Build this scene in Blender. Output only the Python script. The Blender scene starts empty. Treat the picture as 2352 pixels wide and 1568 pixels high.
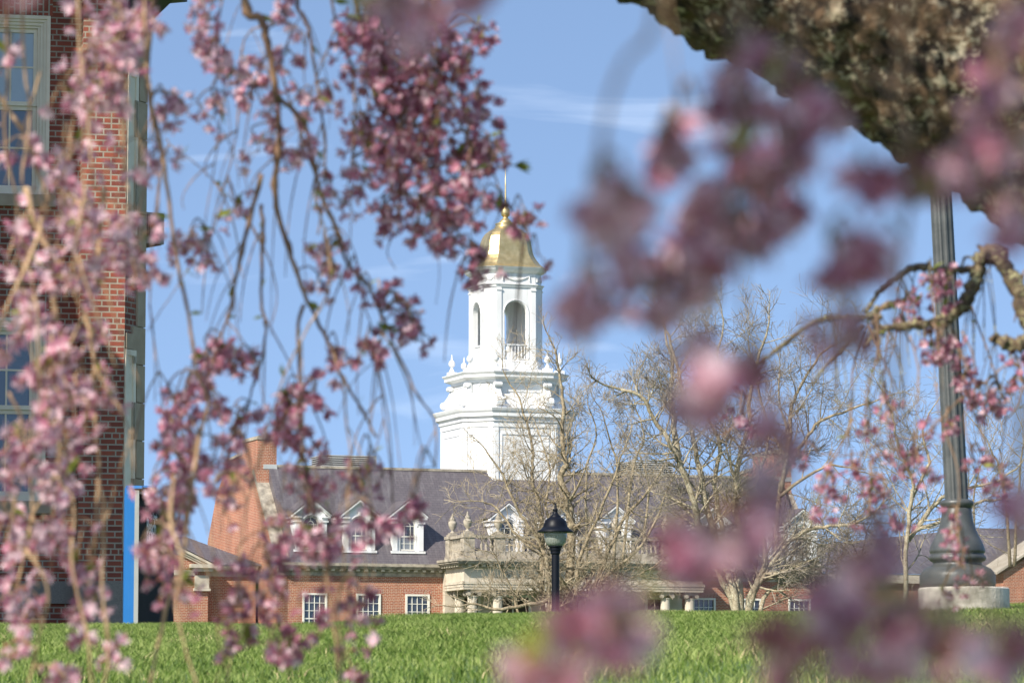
import bpy, math, random
from math import sin, cos, tan, pi, radians, atan2, sqrt, hypot
from mathutils import Vector, Matrix, noise
random.seed(11)
sc = bpy.context.scene
col = sc.collection
# ------------------------------------------------------------------ camera
LENS = 135.0
FPX, CX, CY = 2352 * LENS / 36.0, 1176.0, 784.0
PITCH = math.atan(891 / FPX)
cam_d = bpy.data.cameras.new('camera'); cam = bpy.data.objects.new('camera', cam_d); col.objects.link(cam)
cam_d.lens = LENS; cam_d.sensor_width = 36.0; cam_d.clip_start = 0.1; cam_d.clip_end = 9000
cam.rotation_euler = (pi / 2 + PITCH, 0, 0)
cam_d.dof.use_dof = True; cam_d.dof.focus_distance = 110.0; cam_d.dof.aperture_fstop = 13.0
cam_d.dof.aperture_blades = 0
sc.camera = cam
# ------------------------------------------------------------------ world and sun
SUN_AZ, SUN_EL = radians(-129), radians(38)
SV = Vector((cos(SUN_AZ) * cos(SUN_EL), sin(SUN_AZ) * cos(SUN_EL), sin(SUN_EL)))
world = bpy.data.worlds.new('World'); sc.world = world; world.use_nodes = True
nt = world.node_tree; nt.nodes.clear()
def N(t, typ, **kw):
    n = t.nodes.new(typ)
    for k, v in kw.items():
        if hasattr(n, k): setattr(n, k, v)
        else: n.inputs[k].default_value = v
    return n
tc = N(nt, 'ShaderNodeTexCoord')
mp = N(nt, 'ShaderNodeMapping'); mp.inputs['Location'].default_value = (0, 0, 0.33); mp.inputs['Scale'].default_value = (1, 1, 1.2)
nt.links.new(tc.outputs['Generated'], mp.inputs[0])
sky = N(nt, 'ShaderNodeTexSky', sky_type='NISHITA', sun_disc=False, sun_elevation=SUN_EL, sun_rotation=atan2(SV.x, SV.y))
sky.air_density = 1.0; sky.dust_density = 0.6; sky.ozone_density = 0.6
nt.links.new(mp.outputs[0], sky.inputs[0])
mp2 = N(nt, 'ShaderNodeMapping'); mp2.inputs['Scale'].default_value = (9, 9, 46); mp2.inputs['Rotation'].default_value = (0.0, 0.12, 0)
nt.links.new(tc.outputs['Generated'], mp2.inputs[0])
nz = N(nt, 'ShaderNodeTexNoise'); nz.inputs['Scale'].default_value = 1.0; nz.inputs['Detail'].default_value = 6; nz.inputs['Distortion'].default_value = 0.7
nt.links.new(mp2.outputs[0], nz.inputs['Vector'])
cr = N(nt, 'ShaderNodeValToRGB'); cr.color_ramp.elements[0].position = 0.60; cr.color_ramp.elements[0].color = (0, 0, 0, 1)
cr.color_ramp.elements[1].position = 0.86; cr.color_ramp.elements[1].color = (0.26, 0.26, 0.26, 1)
nt.links.new(nz.outputs[0], cr.inputs[0])
mxs = N(nt, 'ShaderNodeMixRGB'); mxs.inputs[2].default_value = (7.5, 8.0, 8.8, 1)
nt.links.new(cr.outputs[0], mxs.inputs[0]); nt.links.new(sky.outputs[0], mxs.inputs[1])
bg = N(nt, 'ShaderNodeBackground'); bg.inputs[1].default_value = 0.138
nt.links.new(mxs.outputs[0], bg.inputs[0])
wo = N(nt, 'ShaderNodeOutputWorld'); nt.links.new(bg.outputs[0], wo.inputs[0])
sd = bpy.data.lights.new('sun', 'SUN'); so = bpy.data.objects.new('sun', sd); col.objects.link(so)
sd.energy = 4.0; sd.angle = radians(0.53); sd.color = (1.0, 0.93, 0.82)
so.rotation_euler = SV.to_track_quat('Z', 'Y').to_euler(); so.location = (-20, -20, 30)
sc.view_settings.view_transform = 'Standard'; sc.view_settings.look = 'None'
sc.view_settings.exposure = 0.94; sc.view_settings.gamma = 1.0
sc.cycles.max_bounces = 6; sc.cycles.transparent_max_bounces = 8
# ------------------------------------------------------------------ pixel helpers: where a sight line lies in the world
CP, SP = cos(PITCH), sin(PITCH)
def ray(px, py):
    a, b = px - CX, CY - py
    return Vector((a, FPX * CP - b * SP, FPX * SP + b * CP))
def pt(px, py, Y):
    d = ray(px, py); return d * (Y / d.y)
class Frame:
    """upright local frame: x along a facade, y into depth"""
    def __init__(s, org, phi):
        s.o = Vector((org.x, org.y, 0)); s.phi = phi
        s.u = Vector((cos(phi), sin(phi), 0)); s.v = Vector((-sin(phi), cos(phi), 0))
        s.M = Matrix.Translation(s.o) @ Matrix.Rotation(phi, 4, 'Z')
    def uz(s, px, py, v):
        d = ray(px, py); t = (s.v.dot(s.o) + v) / s.v.dot(d); p = d * t
        return s.u.dot(p - s.o), p.z
    def vz(s, px, py, u):
        d = ray(px, py); t = (s.u.dot(s.o) + u) / s.u.dot(d); p = d * t
        return s.v.dot(p - s.o), p.z
# ------------------------------------------------------------------ mesh builder
class MB:
    def __init__(s): s.v = []; s.f = []; s.mi = []; s.cur = 0
    def add(s, vs, fs):
        b = len(s.v); s.v.extend([tuple(x) for x in vs])
        for f in fs: s.f.append(tuple(i + b for i in f)); s.mi.append(s.cur)
    def box(s, x0, x1, y0, y1, z0, z1, M=None):
        vs = [Vector((x, y, z)) for z in (z0, z1) for y in (y0, y1) for x in (x0, x1)]
        if M: vs = [M @ w for w in vs]
        s.add(vs, [(0, 2, 3, 1), (4, 5, 7, 6), (0, 1, 5, 4), (2, 6, 7, 3), (0, 4, 6, 2), (1, 3, 7, 5)])
    def rings(s, rs, caps=True, closed=True):
        n = len(rs[0]); vs = [p for r in rs for p in r]; fs = []
        for i in range(len(rs) - 1):
            for j in range(n if closed else n - 1):
                k = (j + 1) % n
                fs.append((i * n + j, i * n + k, (i + 1) * n + k, (i + 1) * n + j))
        if caps and closed:
            fs.append(tuple(reversed(range(n)))); fs.append(tuple((len(rs) - 1) * n + j for j in range(n)))
        s.add(vs, fs)
    def lathe(s, prof, c=(0, 0, 0), n=16, axis=None, flute=0, nf=0):
        rs = []
        for r, z in prof:
            ring = []
            for j in range(n):
                a = 2 * pi * j / n; rr = r * (1 - (flute if (nf and (j % 2)) else 0))
                ring.append(Vector((c[0] + rr * cos(a), c[1] + rr * sin(a), c[2] + z)))
            rs.append(ring)
        s.rings(rs)
    def tube(s, pts, rad, n=5, cap=True):
        m = len(pts); rs = []; up = None
        for i in range(m):
            t = (pts[min(i + 1, m - 1)] - pts[max(i - 1, 0)])
            if t.length < 1e-9: t = Vector((0, 0, 1))
            t.normalize()
            if up is None: up = t.orthogonal().normalized()
            else:
                up = up - t * up.dot(t)
                up = up.normalized() if up.length > 1e-6 else t.orthogonal().normalized()
            w = t.cross(up); r = rad[i]
            rs.append([pts[i] + (up * cos(2 * pi * j / n) + w * sin(2 * pi * j / n)) * r for j in range(n)])
        s.rings(rs, caps=cap)
    def prism(s, poly, f):
        """poly: list of 2-tuples; f(p, side) gives a 3-D point for side 0 / 1"""
        n = len(poly)
        vs = [f(p, 0) for p in poly] + [f(p, 1) for p in poly]
        s.add(vs, [tuple(range(n)), tuple(reversed(range(n, 2 * n)))] + [(i, i + n, (i + 1) % n + n, (i + 1) % n) for i in range(n)])
WM = {}
def tag(o, label=None, cat=None, group=None, kind=None):
    for k, v in (('label', label), ('category', cat), ('group', group), ('kind', kind)):
        if v: o[k] = v
    return o
def thing(name, M, label, cat, group=None):
    o = bpy.data.objects.new(name, None); col.objects.link(o); o.empty_display_size = 0.3
    o.matrix_world = M; WM[o] = M.copy(); tag(o, label, cat, group); return o
def part(name, mb, mats, parent=None, world_space=False, smooth=False, loc=None, label=None, fix=True):
    me = bpy.data.meshes.new(name)
    vs = mb.v
    if world_space and parent:
        Mi = WM[parent].inverted(); vs = [tuple(Mi @ Vector(p)) for p in vs]
    me.from_pydata(vs, [], mb.f)
    if not isinstance(mats, (list, tuple)): mats = [mats]
    for m in mats: me.materials.append(m)
    if len(mats) > 1: me.polygons.foreach_set('material_index', mb.mi)
    if fix:
        import bmesh
        bm = bmesh.new(); bm.from_mesh(me); bmesh.ops.recalc_face_normals(bm, faces=bm.faces); bm.to_mesh(me); bm.free()
    if smooth: me.polygons.foreach_set('use_smooth', [True] * len(me.polygons))
    me.update()
    o = bpy.data.objects.new(name, me); col.objects.link(o)
    M = WM[parent] if parent else Matrix.Identity(4)
    if parent: o.parent = parent
    if loc is not None: o.location = loc; M = M @ Matrix.Translation(Vector(loc))
    WM[o] = M.copy()
    if label: o['label'] = label
    return o
def copy_tree(o, parent=None, loc=None):
    c = o.copy(); col.objects.link(c); c.parent = parent
    if loc is not None: c.location = loc
    for ch in list(o.children): copy_tree(ch, c)
    return c
# ------------------------------------------------------------------ materials
def mat(name):
    m = bpy.data.materials.new(name); m.use_nodes = True
    t = m.node_tree; b = t.nodes['Principled BSDF']; return m, t, b
def L(t, a, b): t.links.new(a, b)
def ramp(t, src, stops):
    r = t.nodes.new('ShaderNodeValToRGB'); e = r.color_ramp.elements
    while len(e) < len(stops): e.new(0.5)
    for i, (p, c) in enumerate(stops): e[i].position = p; e[i].color = (*c, 1)
    L(t, src, r.inputs[0]); return r.outputs[0]
def noise_n(t, scale, detail=4, rough=0.55, vec=None, dist=0.0):
    n = t.nodes.new('ShaderNodeTexNoise'); n.inputs['Scale'].default_value = scale
    n.inputs['Detail'].default_value = detail; n.inputs['Roughness'].default_value = rough; n.inputs['Distortion'].default_value = dist
    if vec is None:
        g = t.nodes.new('ShaderNodeTexCoord'); vec = g.outputs['Object']
    L(t, vec, n.inputs['Vector']); return n
def mixc(t, fac, a, b, mode='MIX'):
    n = t.nodes.new('ShaderNodeMixRGB'); n.blend_type = mode
    for i, x in ((0, fac), (1, a), (2, b)):
        if isinstance(x, (int, float)): n.inputs[i].default_value = x
        elif isinstance(x, tuple): n.inputs[i].default_value = (*x, 1)
        else: L(t, x, n.inputs[i])
    return n.outputs[0]
def bump(t, b, h, strength=0.4, dist=0.02):
    n = t.nodes.new('ShaderNodeBump'); n.inputs['Strength'].default_value = strength; n.inputs['Distance'].default_value = dist
    L(t, h, n.inputs['Height']); L(t, n.outputs[0], b.inputs['Normal'])
def simple(name, c1, c2=None, scale=3.0, rough=0.7, metal=0.0, bmp=0.0, bscale=30.0, detail=5, lo=0.35, hi=0.65):
    m, t, b = mat(name)
    b.inputs['Roughness'].default_value = rough; b.inputs['Metallic'].default_value = metal
    n = noise_n(t, scale, detail)
    L(t, ramp(t, n.outputs[0], [(lo, c1), (hi, c2 or c1)]), b.inputs['Base Color'])
    if bmp:
        n2 = noise_n(t, bscale, 6); bump(t, b, n2.outputs[0], bmp, 0.01)
    return m
def wall_uv(t, sx=1.0, sz=1.0):
    """u runs along any upright wall, v up it"""
    g = t.nodes.new('ShaderNodeNewGeometry')
    c = t.nodes.new('ShaderNodeVectorMath'); c.operation = 'CROSS_PRODUCT'; c.inputs[0].default_value = (0, 0, 1)
    L(t, g.outputs['True Normal'], c.inputs[1])
    nn = t.nodes.new('ShaderNodeVectorMath'); nn.operation = 'NORMALIZE'; L(t, c.outputs[0], nn.inputs[0])
    d = t.nodes.new('ShaderNodeVectorMath'); d.operation = 'DOT_PRODUCT'; L(t, nn.outputs[0], d.inputs[0]); L(t, g.outputs['Position'], d.inputs[1])
    s = t.nodes.new('ShaderNodeSeparateXYZ'); L(t, g.outputs['Position'], s.inputs[0])
    m1 = t.nodes.new('ShaderNodeMath'); m1.operation = 'MULTIPLY'; m1.inputs[1].default_value = sx; L(t, d.outputs['Value'], m1.inputs[0])
    m2 = t.nodes.new('ShaderNodeMath'); m2.operation = 'MULTIPLY'; m2.inputs[1].default_value = sz; L(t, s.outputs['Z'], m2.inputs[0])
    k = t.nodes.new('ShaderNodeCombineXYZ'); L(t, m1.outputs[0], k.inputs[0]); L(t, m2.outputs[0], k.inputs[1])
    return k.outputs[0]
def brick_mat(name, c1, c2, mortar, odd, rh=0.077, bw=0.215, ms=0.011, vert=False):
    m, t, b = mat(name); b.inputs['Roughness'].default_value = 0.85
    uv = wall_uv(t)
    if vert:
        s = t.nodes.new('ShaderNodeSeparateXYZ'); L(t, uv, s.inputs[0]); k = t.nodes.new('ShaderNodeCombineXYZ')
        L(t, s.outputs[1], k.inputs[0]); L(t, s.outputs[0], k.inputs[1]); uv = k.outputs[0]
    br = t.nodes.new('ShaderNodeTexBrick'); L(t, uv, br.inputs['Vector'])
    br.inputs['Scale'].default_value = 1; br.inputs['Mortar Size'].default_value = ms; br.inputs['Mortar Smooth'].default_value = 0.15
    br.inputs['Brick Width'].default_value = bw; br.inputs['Row Height'].default_value = rh
    br.offset = 0.5; br.offset_frequency = 2; br.squash = 0.5; br.squash_frequency = 5
    br.inputs['Color1'].default_value = (*c1, 1); br.inputs['Color2'].default_value = (*c2, 1); br.inputs['Mortar'].default_value = (*mortar, 1)
    br.inputs['Bias'].default_value = -0.1
    v = t.nodes.new('ShaderNodeTexNoise'); v.inputs['Scale'].default_value = 7.0; v.inputs['Detail'].default_value = 1; L(t, uv, v.inputs['Vector'])
    f = ramp(t, v.outputs[0], [(0.60, (0, 0, 0)), (0.72, (1, 1, 1))])
    g = t.nodes.new('ShaderNodeTexNoise'); g.inputs['Scale'].default_value = 0.6; g.inputs['Detail'].default_value = 5; L(t, uv, g.inputs['Vector'])
    c = mixc(t, mixc(t, 1.0, f, (0.5, 0.5, 0.5), 'MULTIPLY'), br.outputs[0], odd)
    c = mixc(t, 1.0, c, ramp(t, g.outputs[0], [(0.3, (0.80, 0.80, 0.80)), (0.7, (1.12, 1.1, 1.08))]), 'MULTIPLY')
    inv = t.nodes.new('ShaderNodeMath'); inv.operation = 'SUBTRACT'; inv.inputs[0].default_value = 1.0; L(t, br.outputs['Fac'], inv.inputs[1])
    c = mixc(t, br.outputs['Fac'], c, mortar)
    mk = t.nodes.new('ShaderNodeMapping'); mk.inputs['Scale'].default_value = (1.0, .22, 1); L(t, uv, mk.inputs[0])
    st_ = noise_n(t, 1.1, 7, .6, mk.outputs[0]); c = mixc(t, 1.0, c, ramp(t, st_.outputs[0], [(.36, (.74, .72, .70)), (.56, (1.06, 1.05, 1.04))]), 'MULTIPLY')
    L(t, c, b.inputs['Base Color']); bump(t, b, inv.outputs[0], 0.5, 0.008)
    return m
M_BRICK = brick_mat('brick_orange_red', (0.37, 0.115, 0.055), (0.27, 0.075, 0.04), (0.44, 0.34, 0.25), (0.17, 0.055, 0.04), ms=0.0105)
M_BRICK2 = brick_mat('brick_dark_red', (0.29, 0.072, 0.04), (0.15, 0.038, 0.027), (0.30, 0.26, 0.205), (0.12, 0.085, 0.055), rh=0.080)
M_BRICK2V = brick_mat('brick_soldier_course', (0.30, 0.075, 0.045), (0.22, 0.055, 0.035), (0.34, 0.31, 0.26), (0.13, 0.06, 0.05), rh=0.08, vert=True)
def slate_mat():
    m, t, b = mat('slate_purple'); b.inputs['Roughness'].default_value = 0.55
    uv = wall_uv(t, 1.0, 1.3)
    br = t.nodes.new('ShaderNodeTexBrick'); L(t, uv, br.inputs['Vector'])
    br.inputs['Scale'].default_value = 1; br.inputs['Mortar Size'].default_value = 0.010; br.inputs['Brick Width'].default_value = 0.27
    br.inputs['Row Height'].default_value = 0.155; br.inputs['Mortar Smooth'].default_value = 0.3
    br.inputs['Color1'].default_value = (0.118, 0.103, 0.108, 1); br.inputs['Color2'].default_value = (0.095, 0.083, 0.090, 1); br.inputs['Mortar'].default_value = (0.06, 0.05, 0.06, 1)
    mpn = t.nodes.new('ShaderNodeMapping'); mpn.inputs['Scale'].default_value = (5, 0.7, 1); L(t, uv, mpn.inputs[0])
    n = noise_n(t, 1.0, 6, 0.6, mpn.outputs[0])
    s = ramp(t, n.outputs[0], [(0.5, (0, 0, 0)), (0.78, (0.6, 0.6, 0.6))])
    c = mixc(t, s, br.outputs[0], (0.21, 0.20, 0.20))
    L(t, c, b.inputs['Base Color']); bump(t, b, br.outputs['Fac'], -0.5, 0.02); return m
M_SLATE = slate_mat()
M_STONE = simple('limestone', (0.42, 0.365, 0.285), (0.56, 0.50, 0.40), 1.6, 0.85, bmp=0.15)
M_STONE_OLD = simple('weathered_limestone', (0.20, 0.175, 0.14), (0.42, 0.37, 0.29), 3.5, 0.9, bmp=0.3, bscale=14)
M_STONE_G = simple('grey_stone', (0.34, 0.26, 0.18), (0.40, 0.315, 0.225), 5, 0.85, bmp=0.2)
M_GRANITE = simple('granite', (0.15, 0.135, 0.12), (0.24, 0.22, 0.19), 60, 0.8, bmp=0.1)
M_WHITE = simple('white_paint', (0.66, 0.66, 0.65), (0.74, 0.74, 0.73), 0.7, 0.45)
def weathered(m, streak, sc_, thr, vert=(3.0, 3.0, .35)):
    t = m.node_tree; b = t.nodes['Principled BSDF']; src = b.inputs['Base Color'].links[0].from_socket
    g_ = t.nodes.new('ShaderNodeTexCoord'); k = t.nodes.new('ShaderNodeMapping'); k.inputs['Scale'].default_value = vert; L(t, g_.outputs['Object'], k.inputs[0])
    n = noise_n(t, sc_, 7, .65, k.outputs[0]); f = ramp(t, n.outputs[0], [(thr, (0, 0, 0)), (thr + .16, (1, 1, 1))])
    L(t, mixc(t, mixc(t, 1.0, f, (.7, .7, .7), 'MULTIPLY'), src, streak), b.inputs['Base Color'])
weathered(M_WHITE, (.50, .49, .45), 1.2, .56)
M_CREAM = simple('cream_window_paint', (0.66, 0.64, 0.56), (0.72, 0.70, 0.62), 2.0, 0.5)
M_GREYP = simple('grey_window_paint', (0.70, 0.60, 0.46), (0.78, 0.68, 0.53), 3.0, 0.5)
M_DARKC = simple('dark_gutter_metal', (0.03, 0.03, 0.033), (0.05, 0.05, 0.055), 3.0, 0.5)
M_LOUVRE = simple('louvre_metal', (0.46, 0.46, 0.43), (0.56, 0.56, 0.53), 2, 0.45, 0.3)
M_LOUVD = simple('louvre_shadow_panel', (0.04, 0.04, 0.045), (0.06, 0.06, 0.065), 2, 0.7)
M_BLACK = simple('black_lamp_paint', (0.003, 0.004, 0.008), (0.006, 0.008, 0.013), 6, 0.45)
M_POLE = simple('grey_pole_paint', (0.048, 0.052, 0.050), (0.078, 0.082, 0.078), 9, 0.42, bmp=0.15, bscale=50)
weathered(M_POLE, (.30, .29, .26), 9.0, .66, (1, 1, .6))
M_CONC = simple('concrete', (0.40, 0.37, 0.30), (0.68, 0.62, 0.52), 14, 0.9, bmp=0.5, bscale=60)
M_BLUE = simple('blue_sign_paint', (0.012, 0.135, 0.38), (0.016, 0.15, 0.42), 3, 0.4)
M_SILVER = simple('silver_sign_strip', (0.30, 0.31, 0.29), (0.36, 0.37, 0.35), 3, 0.6, 0.1)
M_DARKS = simple('charcoal_sign_panel', (0.019, 0.017, 0.016), (0.024, 0.022, 0.021), 3, 0.9)
M_LETTER = simple('sign_lettering', (0.62, 0.64, 0.64), (0.68, 0.70, 0.70), 3, 0.6)
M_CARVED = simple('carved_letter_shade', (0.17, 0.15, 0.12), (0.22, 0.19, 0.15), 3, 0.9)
M_ACG = simple('air_conditioner_grey', (0.22, 0.21, 0.19), (0.26, 0.25, 0.23), 4, 0.5)
for _m in (M_DARKS, M_BLACK): _m.node_tree.nodes['Principled BSDF'].inputs['Specular IOR Level'].default_value = 0.2
weathered(M_BLUE, (.05, .17, .36), 2.0, .55)
M_DOORD = simple('dark_doorway', (0.05, 0.035, 0.025), (0.09, 0.06, 0.04), 2, 0.7)
def gold():
    m, t, b = mat('gold_leaf'); b.inputs['Metallic'].default_value = 0.82
    n = noise_n(t, 3.0, 6); n2 = noise_n(t, 9, 3)
    uv = wall_uv(t); br = t.nodes.new('ShaderNodeTexBrick'); L(t, uv, br.inputs['Vector'])
    br.inputs['Scale'].default_value = 1; br.inputs['Brick Width'].default_value = 0.16; br.inputs['Row Height'].default_value = 0.085; br.inputs['Mortar Size'].default_value = 0.006
    c = ramp(t, n.outputs[0], [(0.3, (0.52, 0.385, 0.17)), (0.7, (0.72, 0.57, 0.30))])
    c = mixc(t, mixc(t, 1.0, br.outputs['Fac'], (0.22, 0.22, 0.22), 'MULTIPLY'), c, (0.36, 0.22, 0.07))
    L(t, c, b.inputs['Base Color'])
    L(t, ramp(t, n2.outputs[0], [(0.3, (0.34, 0.34, 0.34)), (0.7, (0.50, 0.50, 0.50))]), b.inputs['Roughness'])
    bump(t, b, n2.outputs[0], 0.25, 0.02); return m
M_GOLD = gold()
def glass(name, c, c2=None, rough=0.04):
    m, t, b = mat(name); n = noise_n(t, 2.5, 6, 0.65)
    L(t, ramp(t, n.outputs[0], [(0.35, c), (0.65, c2 or c)]), b.inputs['Base Color'])
    b.inputs['Roughness'].default_value = rough; b.inputs['IOR'].default_value = 1.55
    b.inputs['Specular IOR Level'].default_value = 0.8; return m
M_GLASS = glass('window_glass', (0.012, 0.018, 0.03), (0.05, 0.06, 0.075))  # mottled base colour paints in tree reflections
M_GLASSG = glass('window_glass_with_blind', (0.16, 0.17, 0.18), (0.20, 0.21, 0.22))
M_GLASSL = glass('window_glass_pale_shade', (0.30, 0.36, 0.40), (0.33, 0.39, 0.43))
M_GLASSB = glass('window_glass_blue', (0.035, 0.07, 0.11), (0.05, 0.09, 0.14))
def globe():
    m, t, b = mat('lamp_globe_glass'); b.inputs['Base Color'].default_value = (0.42, 0.45, 0.40, 1)
    b.inputs['Roughness'].default_value = 0.12; b.inputs['Transmission Weight'].default_value = 0.45; b.inputs['IOR'].default_value = 1.45
    uv = wall_uv(t); w = t.nodes.new('ShaderNodeTexWave'); w.inputs['Scale'].default_value = 28; L(t, uv, w.inputs[0])
    bump(t, b, w.outputs[0], 0.4, 0.01); return m
M_GLOBE = globe()
def bark(name, dark, mid, lich, scale, bs, thr=0.52):
    m, t, b = mat(name); b.inputs['Roughness'].default_value = 0.95
    n1 = noise_n(t, scale, 8, 0.65, dist=0.3); n2 = noise_n(t, scale * 2.6, 6, 0.7); n3 = noise_n(t, scale * 0.7, 3)
    c = ramp(t, n1.outputs[0], [(0.40, dark), (0.62, mid)])
    f = mixc(t, 1.0, ramp(t, n2.outputs[0], [(thr, (0, 0, 0)), (thr + 0.09, (1, 1, 1))]), ramp(t, n3.outputs[0], [(0.38, (0.1, 0.1, 0.1)), (0.6, (1, 1, 1))]), 'MULTIPLY')
    L(t, mixc(t, f, c, lich), b.inputs['Base Color'])
    bump(t, b, n1.outputs[0], 0.8, bs); return m
M_BARKF = bark('lichen_dapple_bark', (0.022, 0.013, 0.008), (0.19, 0.115, 0.06), (0.58, 0.50, 0.35), 15, 0.06, 0.51)  # lichen patches; sunlit dapples and shadow tones painted in with them
M_BARKB = bark('knotty_branch_bark', (0.035, 0.024, 0.018), (0.15, 0.10, 0.06), (0.42, 0.39, 0.20), 40, 0.004, 0.50)
M_BARKT = bark('pale_mottled_bark', (0.20, 0.16, 0.10), (0.38, 0.32, 0.22), (0.50, 0.48, 0.35), 7, 0.01, 0.5)
M_BARKM = bark('tan_bark', (0.15, 0.115, 0.07), (0.37, 0.30, 0.195), (0.46, 0.45, 0.33), 6, 0.01, 0.55)
M_BARKD = bark('dark_bark', (0.045, 0.035, 0.03), (0.14, 0.11, 0.085), (0.22, 0.21, 0.16), 5, 0.01, 0.6)
M_TWIG = simple('cherry_twig', (0.085, 0.045, 0.028), (0.36, 0.22, 0.12), 12, 0.8)
M_TWIG_LIT = simple('lit_cherry_twig', (0.24, 0.14, 0.075), (0.50, 0.33, 0.19), 14, 0.8)  # tan copy of the twig; sunlight on these twigs put into the colour
def leafy(name, c1, c2, tr=0.45, scale=40, var=None):
    m, t, b = mat(name); n = noise_n(t, scale, 2)
    c = ramp(t, n.outputs[0], [(0.35, c1), (0.65, c2)])
    L(t, c, b.inputs['Base Color']); b.inputs['Roughness'].default_value = 0.55; b.inputs['Specular IOR Level'].default_value = 0.25
    tl = t.nodes.new('ShaderNodeBsdfTranslucent'); L(t, c, tl.inputs[0])
    mx = t.nodes.new('ShaderNodeMixShader'); mx.inputs[0].default_value = tr
    L(t, b.outputs[0], mx.inputs[1]); L(t, tl.outputs[0], mx.inputs[2]); L(t, mx.outputs[0], t.nodes['Material Output'].inputs[0]); return m
M_PET = [leafy('petal_pale_pink', (0.76, 0.48, 0.55), (0.86, 0.64, 0.68)), leafy('petal_pink', (0.50, 0.185, 0.265), (0.62, 0.29, 0.37)), leafy('petal_rose', (0.30, 0.09, 0.145), (0.40, 0.14, 0.20)),
         simple('flower_calyx', (0.22, 0.05, 0.05), (0.26, 0.09, 0.05), 30, 0.7), leafy('young_leaf', (0.16, 0.20, 0.03), (0.30, 0.30, 0.05))]
M_GR = [leafy('grass_blade', (0.080, 0.145, 0.020), (0.150, 0.225, 0.040), 0.3, 0.9), leafy('grass_blade_light', (0.20, 0.27, 0.065), (0.30, 0.36, 0.11), 0.3, 0.9),
        simple('dry_grass_blade', (0.34, 0.30, 0.14), (0.42, 0.36, 0.18), 2, 0.8)]
M_SOIL = simple('turf_soil', (0.045, 0.085, 0.015), (0.09, 0.15, 0.03), 6, 0.95, bmp=0.4)

# ------------------------------------------------------------------ ground
CREST = [(-900, 1446), (0, 1446), (780, 1444), (870, 1430), (1050, 1421), (1800, 1418), (2000, 1408), (2352, 1401), (3200, 1396)]
def lerp_tab(tab, x):
    if x <= tab[0][0]: return tab[0][1]
    for (a, b), (c, d) in zip(tab, tab[1:]):
        if x <= c: return b + (d - b) * (x - a) / (c - a)
    return tab[-1][1]
YC = 30.0; KG = 0.00128
def ground_z(x, y):
    px = CX + x / YC * FPX if y > YC else CX + x / max(y, 8) * FPX
    px = max(-900, min(3200, px))
    s = pt(CX, lerp_tab(CREST, px), YC).z / YC
    if y <= 45: z = s * y - KG * (YC - y) ** 2
    else: z = s * 45 - KG * 225
    k = min(1.0, max(0.0, (y - 60) / 60.0))
    z = z * (1 - k) + 0.95 * k
    if y < 42: z += 0.02 * (noise.noise(Vector((x * 0.6, y * 0.35, 3))))* min(1.0, max(0.0, (YC - y) / 6 + 0.2))
    return z
xs = [-3000, -800, -250, -100, -50, -25, -14] + [-9 + 0.4 * i for i in range(46)] + [12, 18, 30, 60, 110, 260, 800, 3000]
ys = [-300, -60, -15, -4] + [0.5 * i for i in range(0, 96)] + [50, 55, 60, 70, 90, 120, 150, 200, 260, 400, 900, 3000, 6000]
g = MB(); g.v = [(x, y, ground_z(x, y) if -5 < y else ground_z(x, 0) - 0.0) for y in ys for x in xs]
nx = len(xs)
g.f = [(j * nx + i, j * nx + i + 1, (j + 1) * nx + i + 1, (j + 1) * nx + i) for j in range(len(ys) - 1) for i in range(nx - 1)]
g.mi = [0] * len(g.f)
tag(part('lawn_ground', g, M_SOIL, smooth=True), kind='structure')
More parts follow.
